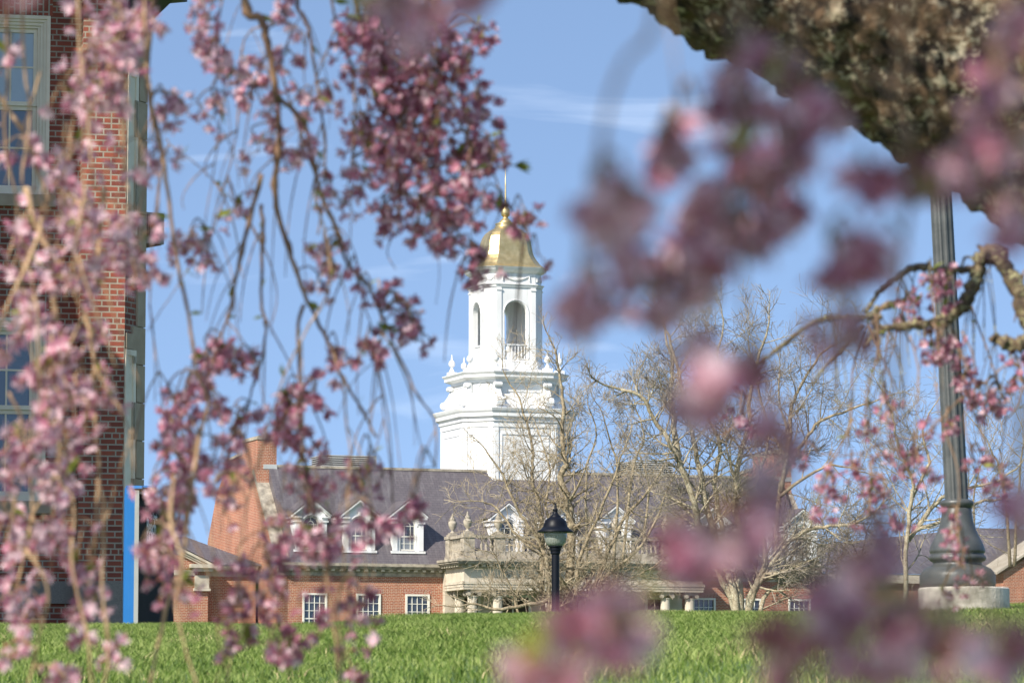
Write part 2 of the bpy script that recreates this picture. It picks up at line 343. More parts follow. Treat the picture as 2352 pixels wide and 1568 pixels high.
def build_grass():
    import numpy as np
    rng = np.random.default_rng(5); n = 270000
    y = 14.2 + (31.5 - 14.2) * np.sqrt(rng.random(n)); half = (1176 / FPX) * y * 1.12 + 0.1
    x = (rng.random(n) * 2 - 1) * half
    # snap part of them into tufts
    q = rng.random(n) < 0.75; cell = 0.12
    x = np.where(q, (np.floor(x / cell) + 0.5) * cell + rng.normal(0, 0.045, n) + 0.05 * np.sin(y * 9), x)
    z = np.array([ground_z(a, b) for a, b in zip(x.tolist(), y.tolist())])
    clump = np.array([noise.noise(Vector((a * 1.4, b * 1.1, 0))) for a, b in zip(x.tolist(), y.tolist())])
    h = (0.028 + 0.026 * rng.random(n)) * (1 + 0.7 * clump); w = 0.0026 + 0.0022 * rng.random(n)
    az = rng.random(n) * 2 * np.pi; lean = (0.2 + 1.0 * rng.random(n)) * h
    dx, dy = np.cos(az), np.sin(az); fa = rng.random(n) * np.pi; wx, wy = np.cos(fa) * w, np.sin(fa) * w * 0.6
    V = np.empty((n, 5, 3), np.float32)
    V[:, 0] = np.stack([x - wx, y - wy, z - 0.005], 1); V[:, 1] = np.stack([x + wx, y + wy, z - 0.005], 1)
    V[:, 2] = np.stack([x + wx * .8 + dx * lean * .35, y + wy * .8 + dy * lean * .35, z + h * .6], 1)
    V[:, 3] = np.stack([x - wx * .8 + dx * lean * .35, y - wy * .8 + dy * lean * .35, z + h * .6], 1)
    V[:, 4] = np.stack([x + dx * lean, y + dy * lean, z + h], 1)
    me = bpy.data.meshes.new('grass'); me.vertices.add(n * 5); me.vertices.foreach_set('co', V.ravel())
    b = np.arange(n)[:, None] * 5
    li = np.concatenate([b + np.array([[0, 1, 2, 3]]), b + np.array([[3, 2, 4]])], 1).ravel().astype(np.int32)
    me.loops.add(n * 7); me.loops.foreach_set('vertex_index', li)
    me.polygons.add(n * 2)
    st = (np.arange(n)[:, None] * 7 + np.array([[0, 4]])).ravel().astype(np.int32)
    me.polygons.foreach_set('loop_start', st)
    r = rng.random(n) + 0.40 * clump; mi = np.where(r < 0.50, 0, np.where(r < 1.12, 1, 2))
    for m in M_GR: me.materials.append(m)
    me.polygons.foreach_set('material_index', np.repeat(mi, 2).astype(np.int32))
    me.update(calc_edges=True); me.validate()
    o = bpy.data.objects.new('grass', me); col.objects.link(o)
    tag(o, 'short bright green spring grass on the rising lawn', 'grass', kind='stuff')
build_grass()

# ------------------------------------------------------------------ main library building
FM = Frame(pt(636, 1300, 182), radians(20))
BM = thing('library_building', FM.M, 'long red brick library with slate roof, dormers and stone portico below the white tower', 'building')
u_right, _ = FM.uz(1880, 1318, 0)
_, z_eave = FM.uz(650, 1290, -0.45)
z_g = 0.9
_, z_deck = FM.uz(800, 1076, 3.4)
DEP = 11.7; VD = 3.35
UC = FM.uz(1292, 1300, 0)[0]
uP0 = FM.uz(1018, 1330, 0)[0]; uP1 = 2 * UC - uP0     # stone centre section
zt = z_eave - 0.6
wu = [FM.uz(px, py, 0)[0] for px, py in ((723, 1361), (846.5, 1364), (959, 1366))]; z_wh = FM.uz(723, 1361, 0)[1]
def wall_with_openings(u0, u1, cents):
    mm = MB(); mm.box(u0, u1, .3, DEP, z_g, zt); x = u0
    for c in sorted(cents):
        mm.box(x, c - .60, 0, .299, z_g, zt); mm.box(c - .60, c + .60, 0, .299, z_wh, zt); mm.box(c - .60, c + .60, 0, .299, z_g, z_wh - 2.42); x = c + .60
    mm.box(x, u1, 0, .299, z_g, zt); part('brick_wall', mm, M_BRICK, BM)
wall_with_openings(0, uP0, wu); wall_with_openings(uP1, u_right, [2 * UC - a for a in wu])
# gable ends
def gable(u0, u1, name):
    P = [(0, z_g), (0.0, z_eave + 0.1)]
    for px, py in ((617, 1208), (583, 1083)): P.append(FM.vz(px, py, 0))
    v0, z0 = P[-1]
    P += [(v0, z0 + 0.55), (6.0, z0 + 0.95), (8.5, z0 + 0.75)]
    for px, py in ((499, 1135), (478, 1246)): P.append(FM.vz(px, py, 0))
    P += [(11.7, z_eave), (11.7, z_g)]
    mm = MB(); mm.prism(P, lambda p, s: Vector((u0 if s == 0 else u1, p[0], p[1]))); o = part(name, mm, M_BRICK, BM)
    c = MB()
    for (a, b) in ((P[1], P[2]), (P[2], P[3])):
        d = Vector((b[0] - a[0], b[1] - a[1])).normalized(); nrm = Vector((-d.y, d.x)) * 0.16
        q = [(a[0] - 0.02 * d.x, a[1]), (b[0], b[1]), (b[0] + nrm.x, b[1] + nrm.y), (a[0] + nrm.x, a[1] + nrm.y)]
        c.prism(q, lambda p, s: Vector((u0 - 0.06 if s == 0 else u1 + 0.06, p[0], p[1])))
    part('coping', c, M_STONE_OLD, o); c = MB()
    v1, z1 = P[5]; v2, z2 = P[6]
    c.prism([(v1, z1), (v2 + .05, z2), (v2 + .05, z2 + .14), (v1, z1 + .14)], lambda p, s: Vector((u0 - 0.06 if s == 0 else u1 + 0.06, p[0], p[1])))
    part('coping', c, M_STONE_OLD, o)
    return z0
# push the gable walls 30 mm proud of the brick ends
zc0 = gable(-0.03, 0.55, 'gable_wall'); gable(u_right - 0.55, u_right + 0.03, 'gable_wall')
def chimney(u0, u1, v0, v1, z0, z1):
    mm = MB(); mm.box(u0, u1, v0, v1, z0, z1); ch = part('chimney', mm, M_BRICK, BM)
    cc = MB(); cc.box(u0 - .05, u1 + .05, v0 - .05, v1 + .05, z1, z1 + .12); cc.box(u0 + .1, u1 - .1, v0 + .1, v1 - .1, z1 + .12, z1 + .2); part('chimney_cap', cc, M_STONE_OLD, ch)
    fl = MB(); fl.box(u1 - .001, u1 + .02, v0 - .04, v1, z0 + .9, z0 + 1.1); fl.box(u0 + .3, u1 + .02, v0 - .03, v0 - .001, z0 + .9, z0 + 1.12); part('flashing', fl, M_LOUVRE, ch)
zch = FM.uz(600, 1009, VD)[1]
chimney(-0.035, 0.93, VD - 0.05, VD + 2.6, zc0 - 0.8, zch)
chimney(u_right - 0.93, u_right + 0.035, VD - 0.05, VD + 2.6, zc0 - 0.8, zch)
# roof
m = MB(); E0, E1 = 0.55, u_right - 0.55
m.prism([(-0.45, z_eave - 0.02), (VD, z_deck), (8.4, z_deck + .02), (12.15, z_eave), (12.1, z_eave - .15), (-0.4, z_eave - .15)], lambda p, s: Vector((E0 if s == 0 else E1, p[0], p[1])))
roof = part('roof', m, M_SLATE, BM)
m = MB(); m.box(E0, E1, VD - 0.06, VD + 0.08, z_deck - 0.02, z_deck + 0.10); part('ridge_flashing', m, M_STONE_OLD, roof)
# cornice of the brick parts
def cornice_run(mm, u0, u1, vf, zt_, side=False, sc_=1.0):
    """stack of mouldings along u at front plane vf; zt_ = top"""
    H = [(0.50, 0.00, 0.14), (0.44, 0.145, 0.20), (0.36, 0.205, 0.27), (0.12, 0.275, 0.40), (0.06, 0.405, 0.60)]
    for pr, a, b in H: mm.box(u0, u1, vf - pr, vf + 0.02, zt_ - b, zt_ - a)
def dentils(mm, u0, u1, vf, zt_, step=0.40):
    n = int((u1 - u0) / step)
    for i in range(n):
        c = u0 + (i + .5) * (u1 - u0) / n
        mm.box(c - .08, c + .08, vf - .30, vf - .125, zt_ - .37, zt_ - .278)
for a, b in ((0.0, uP0 - 0.02), (uP1 + 0.02, u_right)):
    m = MB(); cornice_run(m, a, b, 0, z_eave + 0.0); co = part('cornice', m, M_STONE_OLD, BM)
    d = MB(); dentils(d, a, b, 0, z_eave); part('dentils', d, M_STONE, co)
# windows (pane rows by columns)
def bar(mm, x0, x1, z0, z1, y0, y1): mm.box(x0, x1, y0, y1, z0, z1)
def sash_window(w, h, cols, rows, wt=0.09, mt=0.028, mats=(M_CREAM, M_GLASS), name='window', sill=True, split=True, glass2=None, bmt=None):
    """origin at the middle of the head; hangs down; front at y=0"""
    f = MB(); x = w / 2
    bar(f, -x, -x + wt, -h, 0, -0.03, 0.14); bar(f, x - wt, x, -h, 0, -0.03, 0.14)
    bar(f, -x + wt, x - wt, -wt, 0, -0.03, 0.14); bar(f, -x + wt, x - wt, -h, -h + wt * .8, -0.03, 0.14)
    if split: bar(f, -x + wt, x - wt, -h / 2 - .03, -h / 2 + .03, 0.02, 0.12)
    cw = (w - 2 * wt) / cols; rh = (h - 2 * wt) / rows
    for i in range(1, cols): c = -x + wt + i * cw; bar(f, c - mt / 2, c + mt / 2, -h + wt, -wt, 0.03, 0.10)
    for j in range(1, rows): c = -wt - j * rh; bar(f, -x + wt, x - wt, c - mt / 2, c + mt / 2, 0.035, 0.095)
    fr = part(name, f, mats[0], None)
    gl = MB(); bar(gl, -x + wt * .5, x - wt * .5, -h + .04 if not glass2 else -h / 2, -.04, 0.075, 0.085)
    part('pane', gl, mats[1], fr)
    if glass2:
        gl = MB(); bar(gl, -x + wt * .5, x - wt * .5, -h + .04, -h / 2 - .002, 0.077, 0.087); part('pane', gl, glass2, fr)
    if sill:
        s_ = MB(); bar(s_, -x - .06, x + .06, -h - .09, -h - .004, -0.08, 0.02); part('sill', s_, M_STONE, fr)
    return fr
def put(o, parent, loc): o.parent = parent; o.location = loc; return o
wproto = sash_window(1.22, 2.42, 4, 6)
locs = []
for px, py in ((723, 1361), (846.5, 1364), (959, 1366)):
    uu, zz = FM.uz(px, py, -0.02); locs.append((uu, -0.028, zz))
for l in list(locs): locs.append((2 * UC - l[0], l[1], l[2]))
zw = locs[0][2]
_l = MB(); _l.box(-.72, .72, .016, .024, .005, .24)
part('lintel', _l, brick_mat('brick_lintel', (0.33, 0.09, 0.05), (0.27, 0.07, 0.042), (0.44, 0.34, 0.27), (0.22, 0.07, 0.05), vert=True), wproto)
put(wproto, BM, (locs[0][0], -0.028, zw))
for l in locs[1:]: copy_tree(wproto, BM, (l[0], -0.028, zw))
# dormers
def dormer(name='dormer'):
    W, H = 0.74, 1.62      # half width, height to cornice
    f = MB(); wx, hx = 0.40, 0.72   # window half width; arch springs at z = 0.3+...
    z0, zs = 0.10, 1.30
    # front wall around arched opening
    n = 14; arc = [(wx * cos(pi * i / n), zs + wx * sin(pi * i / n)) for i in range(n + 1)]
    ring_in = [(wx, z0)] + arc + [(-wx, z0)]
    # map outer points at matching angles
    ro = []
    for (x, z) in ring_in:
        if z <= z0 + 1e-6: ro.append((W if x > 0 else -W, z0))
        else:
            if z <= zs + 1e-6: ro.append((W if x > 0 else -W, zs))
            else:
                a = atan2(z - zs, x); dx, dz = cos(a), sin(a)
                t1 = W / abs(dx) if abs(dx) > 1e-6 else 1e9
                # roof line z = H+.05 + (W-|x|)*.77
                k = .77; t2 = (H + .20 + W * k - zs) / (dz + abs(dx) * k)
                t_ = min(t1, t2); ro.append((dx * t_, zs + dz * t_))
    vs = []
    for (a, b), (c, d) in zip(ring_in, ro): vs += [(a, 0, b), (c, 0, d), (a, 0.16, b), (c, 0.16, d)]
    fs = []
    for i in range(len(ring_in) - 1):
        o_ = 4 * i; fs += [(o_, o_ + 1, o_ + 5, o_ + 4), (o_, o_ + 4, o_ + 6, o_ + 2)]
    f.add(vs, fs)
    # cheeks
    for s in (-1, 1):
        f.box(min(s * W, s * (W - .08)), max(s * W, s * (W - .08)), 0.161, 2.6, z0 - 0.1, H + .05)
        a, b = sorted((s * (W + .04), s * (wx + .14))); f.box(a, b, -.07, -.002, z0 + .02, H - .22)      # pilaster
        for zz, pr in ((H - .22, .11), (H - .12, .07), (H - .02, .16)):
            a, b = sorted((s * (W + pr), s * (wx + .10))); f.box(a, b, -pr - .02, -.003, zz, zz + .08)
            f.box(*sorted((s * (W + pr), s * (W + .002))), -.003, 2.4, zz, zz + .08)
    f.box(-W - .12, W + .12, -.14, .16, z0 - .12, z0 - .002)          # sill board
    f.box(-.06, .06, -.10, -.004, zs + wx + .06, zs + wx + .24)       # keystone
    # raking cornice
    for s in (-1, 1):
        for off, th, pr in ((0.0, .07, .14), (.072, .07, .22)):
            A = (s * (W + .22), H + .02 + off - .03); B = (0, H + .02 + off + .77 * (W + .22) - .03)
            f.prism([A, B, (B[0], B[1] + th), (A[0], A[1] + th)], lambda p, q: Vector((p[0], -pr if q == 0 else .16, p[1])))
    # archivolt
    n = 16; pa = [Vector(((wx + .07) * cos(pi * i / n), -.03, zs + (wx + .07) * sin(pi * i / n))) for i in range(n + 1)]; f.tube(pa, [.045] * (n + 1), 4)
    o = part(name, f, M_WHITE, None)
    r = MB(); k = .77
    for s in (-1, 1):
        A = (s * (W + .26), H + .14); B = (0, H + .14 + k * (W + .26))
        r.prism([A, B, (B[0], B[1] + .035), (A[0], A[1] + .035)], lambda p, q: Vector((p[0], -.19 if q == 0 else 3.2, p[1])))
    part('dormer_roof', r, M_SLATE, o)
    w = MB()
    for s in (-1, 1): w.box(*sorted((s * wx, s * (wx - .07))), .05, .13, z0 + .02, zs)
    n = 14; w.tube([Vector(((wx - .035) * cos(pi * i / n), .09, zs + (wx - .035) * sin(pi * i / n))) for i in range(n + 1)], [.04] * (n + 1), 4)
    w.tube([Vector((.155 * cos(pi * i / n), .075, zs + .0 + .155 * sin(pi * i / n))) for i in range(n + 1)], [.018] * (n + 1), 4)
    zm = .80
    w.box(-wx + .07, wx - .07, .05, .12, zm - .03, zm + .03); w.box(-wx + .07, wx - .07, .05, .12, z0 + .0, z0 + .09)
    for x in (-.155, .155): w.box(x - .015, x + .015, .06, .1, z0 + .09, zs)
    w.box(-wx + .07, wx - .07, .062, .098, zs - .015, zs + .015); w.box(-wx + .07, wx - .07, .062, .098, .45, .475)
    w.box(-.013, .013, .06, .1, zs + .155, zs + wx - .05)
    part('window_frame', w, M_CREAM, o)
    gl = MB(); gl.box(-wx, wx, .082, .09, zm, zs + wx); part('pane', gl, M_GLASS, o)
    gl = MB(); gl.box(-wx, wx, .084, .092, z0, zm - .002); part('pane', gl, M_GLASSG, o)
    return o
dp = dormer(); dl = []
for px in (713, 824, 935.5):
    uu, zz = FM.uz(px, 1268, 0.1); dl.append(uu)
sp = (dl[2] - dl[0]) / 2
zD = FM.uz(935, 1270, 0.1)[1] - 0.0
first = True
alld = dl + [UC - 1.16 * sp, UC, UC + 1.16 * sp] + [2 * UC - a for a in dl]
for a in alld:
    if first: put(dp, BM, (a, 0.05, zD)); first = False
    else: copy_tree(dp, BM, (a, 0.05, zD))
# louvred roof vents
def louvre(px0, px1, pyt, v, depth, h=0.85):
    ua, zt_ = FM.uz(px0, pyt, v); ub, _ = FM.uz(px1, pyt, v)
    b = MB(); b.box(ua + .1, ub - .1, v + .1, v + depth - .1, z_deck, zt_ - .03); o = part('roof_vent', b, M_LOUVD, BM)
    s = MB(); n = 6
    for i in range(n):
        z = zt_ - .02 - i * (zt_ - z_deck - .1) / n
        for (y0, y1, q) in ((v, v + .12, 1),):
            s.add([Vector((ua, v - .04, z - .07)), Vector((ub, v - .04, z - .07)), Vector((ub, v + .10, z + .01)), Vector((ua, v + .10, z + .01)),
                   Vector((ua, v - .04, z - .085)), Vector((ub, v - .04, z - .085)), Vector((ub, v + .10, z - .01)), Vector((ua, v + .10, z - .01))],
                  [(0, 1, 2, 3), (4, 7, 6, 5), (0, 4, 5, 1), (2, 6, 7, 3), (0, 3, 7, 4), (1, 5, 6, 2)])
            for ue, w in ((ua, 1), (ub, -1)):
                s.add([Vector((ue - .04 * w, v, z - .07)), Vector((ue - .04 * w, v + depth, z - .07)), Vector((ue + .10 * w, v + depth, z + .01)), Vector((ue + .10 * w, v, z + .01)),
                       Vector((ue - .04 * w, v, z - .085)), Vector((ue - .04 * w, v + depth, z - .085)), Vector((ue + .10 * w, v + depth, z - .01)), Vector((ue + .10 * w, v, z - .01))],
                      [(0, 1, 2, 3), (4, 7, 6, 5), (0, 4, 5, 1), (2, 6, 7, 3), (0, 3, 7, 4), (1, 5, 6, 2)])
    part('louvre_slats', s, M_LOUVRE, o)
    s = MB(); s.box(ua, ub, v - .02, v + depth, zt_ + .0, zt_ + .05); part('vent_cap', s, M_LOUVRE, o)
louvre(741, 865, 1046, 4.6, 2.2); louvre(1448, 1546, 1061, 4.6, 2.2)
# ------------------------------------------------------------------ portico
VP = -3.0
pu0 = FM.uz(1066, 1300, VP)[0]; pu1 = 2 * UC - pu0
z_pt = FM.uz(1066, 1281, VP - .5)[1]        # cornice top
z_fr0 = FM.uz(1100, 1335, VP)[1]; z_ar0 = FM.uz(1100, 1353, VP)[1]
ent = MB(); 
ent.box(pu0, pu1, VP, VP + .7, z_ar0, z_pt - .42); ent.box(pu0, pu0 + .7, VP + .7, -.3, z_ar0, z_pt - .42); ent.box(pu1 - .7, pu1, VP + .7, -.3, z_ar0, z_pt - .42)
for k, pr in ((0.0, .03), (.13, .055), (.26, .09)):
    zz = z_ar0 + k; ent.box(pu0 - pr, pu1 + pr, VP - pr, VP - .001, zz, zz + .125); ent.box(pu0 - pr, pu0 - .001, VP - pr, -.3, zz, zz + .125)
part('portico_entablature', ent, M_STONE, BM)
m = MB()
H = [(0.52, 0.00, 0.12), (0.46, 0.125, 0.20), (0.38, 0.205, 0.27), (0.14, 0.275, 0.42)]
for pr, a, b in H:
    m.box(pu0 - pr, pu1 + pr, VP - pr, VP + .7, z_pt - b, z_pt - a); m.box(pu0 - pr, pu0 + .7, VP + .7, -.5, z_pt - b, z_pt - a); m.box(pu1 - .7, pu1 + pr, VP + .7, -.5, z_pt - b, z_pt - a)
m.box(pu0 + .701, pu1 - .701, VP + .701, 0, z_pt - .30, z_pt - .05)
pc = part('portico_cornice', m, M_STONE_OLD, BM)
d = MB(); dentils(d, pu0, pu1, VP, z_pt, .36)
for i in range(7):
    c = VP + .2 + i * .36; d.box(pu0 - .30, pu0 - .145, c - .08, c + .08, z_pt - .37, z_pt - .278)
part('dentils', d, M_STONE, pc)
# stone back wall, doors and a window line behind the columns
m = MB(); m.box(uP0 - .02, uP1 + .02, -.05, 1.0, z_g, z_eave - .05)
m.box(uP0 - .02, uP0 + .9, -.32, -.051, z_g, z_pt - .43)
m.box(uP1 - .9, uP1 + .02, -.32, -.051, z_g, z_pt - .43)
part('stone_centre_wall', m, M_STONE, BM)
for i in range(5):
    c = UC + (i - 2) * 2.6
    dd = MB(); dd.box(c - .8, c + .8, -.07, -.055, z_g, z_ar0 - .25); dr = part('doorway', dd, M_DOORD, BM)
    fr_ = MB(); fr_.box(c - .92, c - .8, -.14, -.052, z_g, z_ar0 - .13); fr_.box(c + .8, c + .92, -.14, -.052, z_g, z_ar0 - .13); fr_.box(c - .8, c + .8, -.14, -.052, z_ar0 - .25, z_ar0 - .13); fr_.box(c - .03, c + .03, -.1, -.071, z_g, z_ar0 - .25); part('door_frame', fr_, M_CREAM, dr)
def column():
    hz = z_ar0 - z_g
    c = MB(); c.lathe([(.36, 0), (.36, .12), (.30, .16), (.31, .22), (.27, .26), (.26, hz * .4), (.225, hz - .34), (.25, hz - .33), (.25, hz - .29)], (0, 0, 0), 40, flute=.045, nf=1)
    c.box(-.42, .42, -.42, .42, -.001, .1)
    o = part('column', c, M_STONE, None, smooth=False)
    k = MB(); k.box(-.33, .33, -.30, .30, hz - .075, hz - .005)
    k.box(-.30, .30, -.27, .27, hz - .17, hz - .076)
    for sx in (-1, 1):
        for yy in (-.31, .12):
            pts = []
            for i in range(22):
                a = i / 21 * 2.4 * 2 * pi / 1.6; r = .135 * (1 - i / 24)
                pts.append(Vector((sx * (.27) + r * cos(a + 1.57) * sx * -1 * .9, yy + .10, hz - .20 + r * sin(a + 1.57))))
            k.tube(pts, [.024] * 22, 5)
            ring = []
            for q in (0, .19): ring.append([Vector((sx * .27 + .10 * cos(2 * pi * j / 14), yy + q, hz - .20 + .10 * sin(2 * pi * j / 14))) for j in range(14)])
            k.rings(ring)
    part('capital', k, M_STONE_OLD, o); return o
cu = [FM.uz(x, 1370, VP + .35)[0] for x in (1085, 1143)]
cols_u = cu + [2 * UC - a for a in cu] + [UC - 1.7, UC + 1.7]
cproto = column(); put(cproto, BM, (cols_u[0], VP + .36, z_g))
for a in cols_u[1:]: copy_tree(cproto, BM, (a, VP + .36, z_g))
copy_tree(cproto, BM, (cols_u[0], VP + 2.2, z_g))
# balustrade
z_b0 = z_pt + .002; z_b1 = FM.uz(1100, 1228, VP)[1]
hb = z_b1 - z_b0
bal = MB(); ends = [pu0 + .02, pu1 - .02]
ped_u = [cols_u[0], cols_u[1], UC - 1.7, UC + 1.7, cols_u[2], cols_u[3]]; ped_u.sort()
vb = VP + .15
bal.box(pu0, pu1, vb - .12, vb + .12, z_b0, z_b0 + .38); bal.box(pu0, pu1, vb - .14, vb + .14, z_b1 - .13, z_b1)
bal.box(pu0, pu0 + .24, vb + .12, -.5, z_b0, z_b0 + .38); bal.box(pu0 - .02, pu0 + .26, vb + .14, -.5, z_b1 - .13, z_b1)
bal.box(pu1 - .24, pu1, vb + .12, -.5, z_b0, z_b0 + .38); bal.box(pu1 - .26, pu1 + .02, vb + .14, -.5, z_b1 - .13, z_b1)
bo = part('balustrade', bal, M_STONE_OLD, BM)
bb = MB(); prof = [(.07, 0), (.07, .05), (.04, .07), (.085, .20), (.07, .28), (.035, .42), (.05, .47), (.07, .50), (.07, .55)]
hh = (hb - .51) / .55; prof = [(r, z * hh) for r, z in prof]
u = pu0 + .7
bb.lathe(prof, (0, 0, 0), 8); spots = []
while u < pu1 - .6:
    if all(abs(u - p) > .38 for p in ped_u): spots.append((u, vb, z_b0 + .38))
    u += .235
spots += [(pu0 + .12, vb + .45 + i * .22, z_b0 + .38) for i in range(9)]
b0_ = part('baluster', bb, M_STONE_OLD, bo, smooth=True); b0_.location = spots[0]
for q_ in spots[1:]: copy_tree(b0_, bo, q_)
def pedestal():
    p = MB(); p.box(-.31, .31, -.31, .31, 0, .16); p.box(-.27, .27, -.27, .27, .16, hb - .12); p.box(-.32, .32, -.32, .32, hb - .12, hb + .02)
    p.box(-.16, .16, -.283, -.27, .32, hb - .28); p.box(-.24, .24, -.24, .24, hb + .02, hb + .10); p.box(-.18, .18, -.18, .18, hb + .1, hb + .18)
    o = part('pedestal', p, M_STONE_OLD, None)
    q = MB(); q.lathe([(.12, 0), (.12, .04), (.06, .09), (.07, .13), (.17, .26), (.21, .42), (.215, .50), (.17, .56), (.13, .60), (.15, .63), (.11, .72), (.05, .80), (.06, .85), (.015, .95)], (0, 0, hb + .18), 14)
    part('urn', q, M_STONE_OLD, o, smooth=True); return o
pp = pedestal(); put(pp, BM, (pu0 + .27, vb + .12, z_b0))
for a in (ped_u[1], ped_u[4], pu1 - .27, UC - 1.7, UC + 1.7): copy_tree(pp, BM, (a, vb + .12, z_b0))
copy_tree(pp, BM, (pu0 + .2, -.75, z_b0)); copy_tree(pp, BM, (pu1 - .2, -.75, z_b0))
def text_mesh(name, body, size, M, parent, material, thick=0.004, align='LEFT', bold=0.0, spacing=1.0):
    c = bpy.data.curves.new(name, 'FONT'); c.body = body; c.size = size; c.extrude = thick; c.align_x = align; c.offset = bold; c.space_character = spacing
    o = bpy.data.objects.new(name, c); col.objects.link(o)
    dg = bpy.context.evaluated_depsgraph_get(); me = bpy.data.meshes.new_from_object(o.evaluated_get(dg))
    bpy.data.objects.remove(o); me.materials.clear(); me.materials.append(material)
    t = bpy.data.objects.new(name, me); col.objects.link(t); t.parent = parent; t.matrix_local = M; WM[t] = WM[parent] @ M; return t
zin = (z_fr0 + z_pt - .42) / 2 - .13
uT = FM.uz(1160, 1320, VP)[0]
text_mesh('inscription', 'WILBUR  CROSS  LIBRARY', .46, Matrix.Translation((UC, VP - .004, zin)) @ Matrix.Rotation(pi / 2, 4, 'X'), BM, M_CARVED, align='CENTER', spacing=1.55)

# ------------------------------------------------------------------ low pavilion beside the library
PV = thing('brick_pavilion', FM.M, 'low brick wing with stone pediment and slate hip roof left of the library gable', 'building')
ua = FM.uz(588, 1300, 2.9)[0]; ub = FM.uz(478, 1300, 2.9)[0]; uc_ = FM.uz(250, 1300, 2.1)[0]
zc = FM.uz(560, 1297, 2.6)[1]
m = MB(); m.box(uc_, ua, 2.9, 9, z_g, zc - .55); ub2 = FM.uz(478, 1340, 2.1)[0]; m.box(uc_, ub2, 2.1, 2.9, z_g, zc - .55)
part('wall', m, M_BRICK, PV)
m = MB()
for pr, a, b in ((.40, 0, .14), (.32, .145, .24), (.06, .245, .55)):
    m.box(ub2 + .02, ua, 2.9 - pr, 2.92, zc - b, zc - a)
part('cornice', m, M_STONE, PV)
m = MB(); uq = FM.uz(448, 1340, 2.0)[0]
m.box(uq, ub2 + .03, 2.0, 2.3, zc - 1.15, zc - .551); m.box(uq - .06, ub2 + .09, 1.93, 2.3, zc - 1.28, zc - 1.16); m.box(uq - .28, ub2 + .32, 1.68, 2.5, zc - .20, zc - .02); m.box(uq - .12, ub2 + .18, 1.84, 2.4, zc - .36, zc - .201)
m.box(uc_, uq, 2.06, 2.1, zc - .55, zc - .3)
part('stone_capital', m, M_STONE, PV)
# pediment: raking cornice to the left
ur, zr = FM.uz(426, 1262, 1.9); ul = FM.uz(491, 1300, 1.9)[0]; sl = (zr - zc) / (ur - ul)
uap = ul - 3.6; zap = zc + sl * (uap - ul)
m = MB()
for o1, o2, pr in ((-.02, -.14, .30), (-.145, -.24, .2), (-.245, -.34, .12)):
    m.prism([(ul, zc + o1), (uap, zap + o1), (uap, zap + o2), (ul, zc + o2)], lambda p, s: Vector((p[0], 2.1 - pr if s == 0 else 2.4, p[1])))
    m.prism([(2 * uap - ul, zc + o1), (uap, zap + o1), (uap, zap + o2), (2 * uap - ul, zc + o2)], lambda p, s: Vector((p[0], 2.1 - pr if s == 0 else 2.4, p[1])))
part('raking_cornice', m, M_STONE, PV)
m = MB(); m.prism([(ul - .3, zc - .2), (uap, zap - .3), (2 * uap - ul + .3, zc - .2), (2 * uap - ul + .3, zc - .56), (ul - .3, zc - .56)], lambda p, s: Vector((p[0], 2.101 if s == 0 else 2.5, p[1])))
part('gable_face', m, M_BRICK, PV)
m = MB()
hx, hz_ = FM.uz(426, 1232, 5.5)
m.add([Vector((ua + .25, 2.45, zc + .0)), Vector((uc_, 2.45, zc)), Vector((uc_, 5.5, hz_ + .0)), Vector((hx, 5.5, hz_)), Vector((ua + .25, 8.6, zc))],
      [(0, 1, 2, 3), (0, 3, 4)])
m.add([Vector((ua + .25, 2.45, zc - .05)), Vector((uc_, 2.45, zc - .05)), Vector((uc_, 2.45, zc)), Vector((ua + .25, 2.45, zc))], [(0, 1, 2, 3)])
for s in (0, 1):
    x0 = ul if s == 0 else 2 * uap - ul
    m.add([Vector((x0 + (.05 if s == 0 else -.05), 1.75, zc)), Vector((uap, 1.75, zap)), Vector((uap, 5.0, zap)), Vector((x0 + (.05 if s == 0 else -.05), 5.0, zc))], [(0, 1, 2, 3)])
part('roof', m, M_SLATE, PV, fix=False)

# ------------------------------------------------------------------ far right brick wing
FR = Frame(pt(1960, 1330, 205), radians(20))
RW = thing('brick_wing_building', FR.M, 'low slate roofed brick building partly hidden behind the fluted pole and blossoms at right', 'building')
m = MB(); ze = FR.uz(2100, 1318, 0)[1]; m.box(-2.2, 14, 0, 9, z_g, ze); part('wall', m, M_BRICK, RW)
m = MB(); zr = FR.uz(2250, 1212, 4.5)[1]; u1 = FR.uz(2244, 1206, 4.5)[0]
m.add([Vector((-2.4, -.3, ze)), Vector((14, -.3, ze)), Vector((14, 4.5, zr)), Vector((u1, 4.5, zr)), Vector((-2.4, 9.3, ze)), Vector((.2, 4.5, ze + (zr - ze) * .62))], [(0, 1, 2, 3, 5), (0, 5, 4)])
part('roof', m, M_SLATE, RW, fix=False)
m = MB(); m.box(-2.35, 14, -.25, .0, ze - .5, ze - .02); part('cornice', m, M_STONE, RW)
m = MB()
gu, gz = FR.uz(2293, 1312, -2.5)
gs = (FR.uz(2352, 1273, -2.5)[1] - gz) / (FR.uz(2352, 1273, -2.5)[0] - gu)
m.prism([(gu + .3, z_g), (gu + .3, gz - .1), (gu + 3.6, gz - .1 + gs * 3.3), (gu + 6.9, gz - .1), (gu + 6.9, z_g)], lambda p, s: Vector((p[0], -2.5 if s == 0 else 0, p[1]))); part('gable_wall', m, M_BRICK, RW)
m = MB()
for k in (0, 1):
    x0, x1 = (gu - .2, gu + 3.6) if k == 0 else (gu + 7.4, gu + 3.6)
    m.prism([(x0, gz - .15), (x1, gz - .15 + gs * 3.8), (x1, gz - .02 + gs * 3.8), (x0, gz - .02)], lambda p, s: Vector((p[0], -2.75 if s == 0 else 0, p[1])))
part('raking_cornice', m, M_STONE, RW)

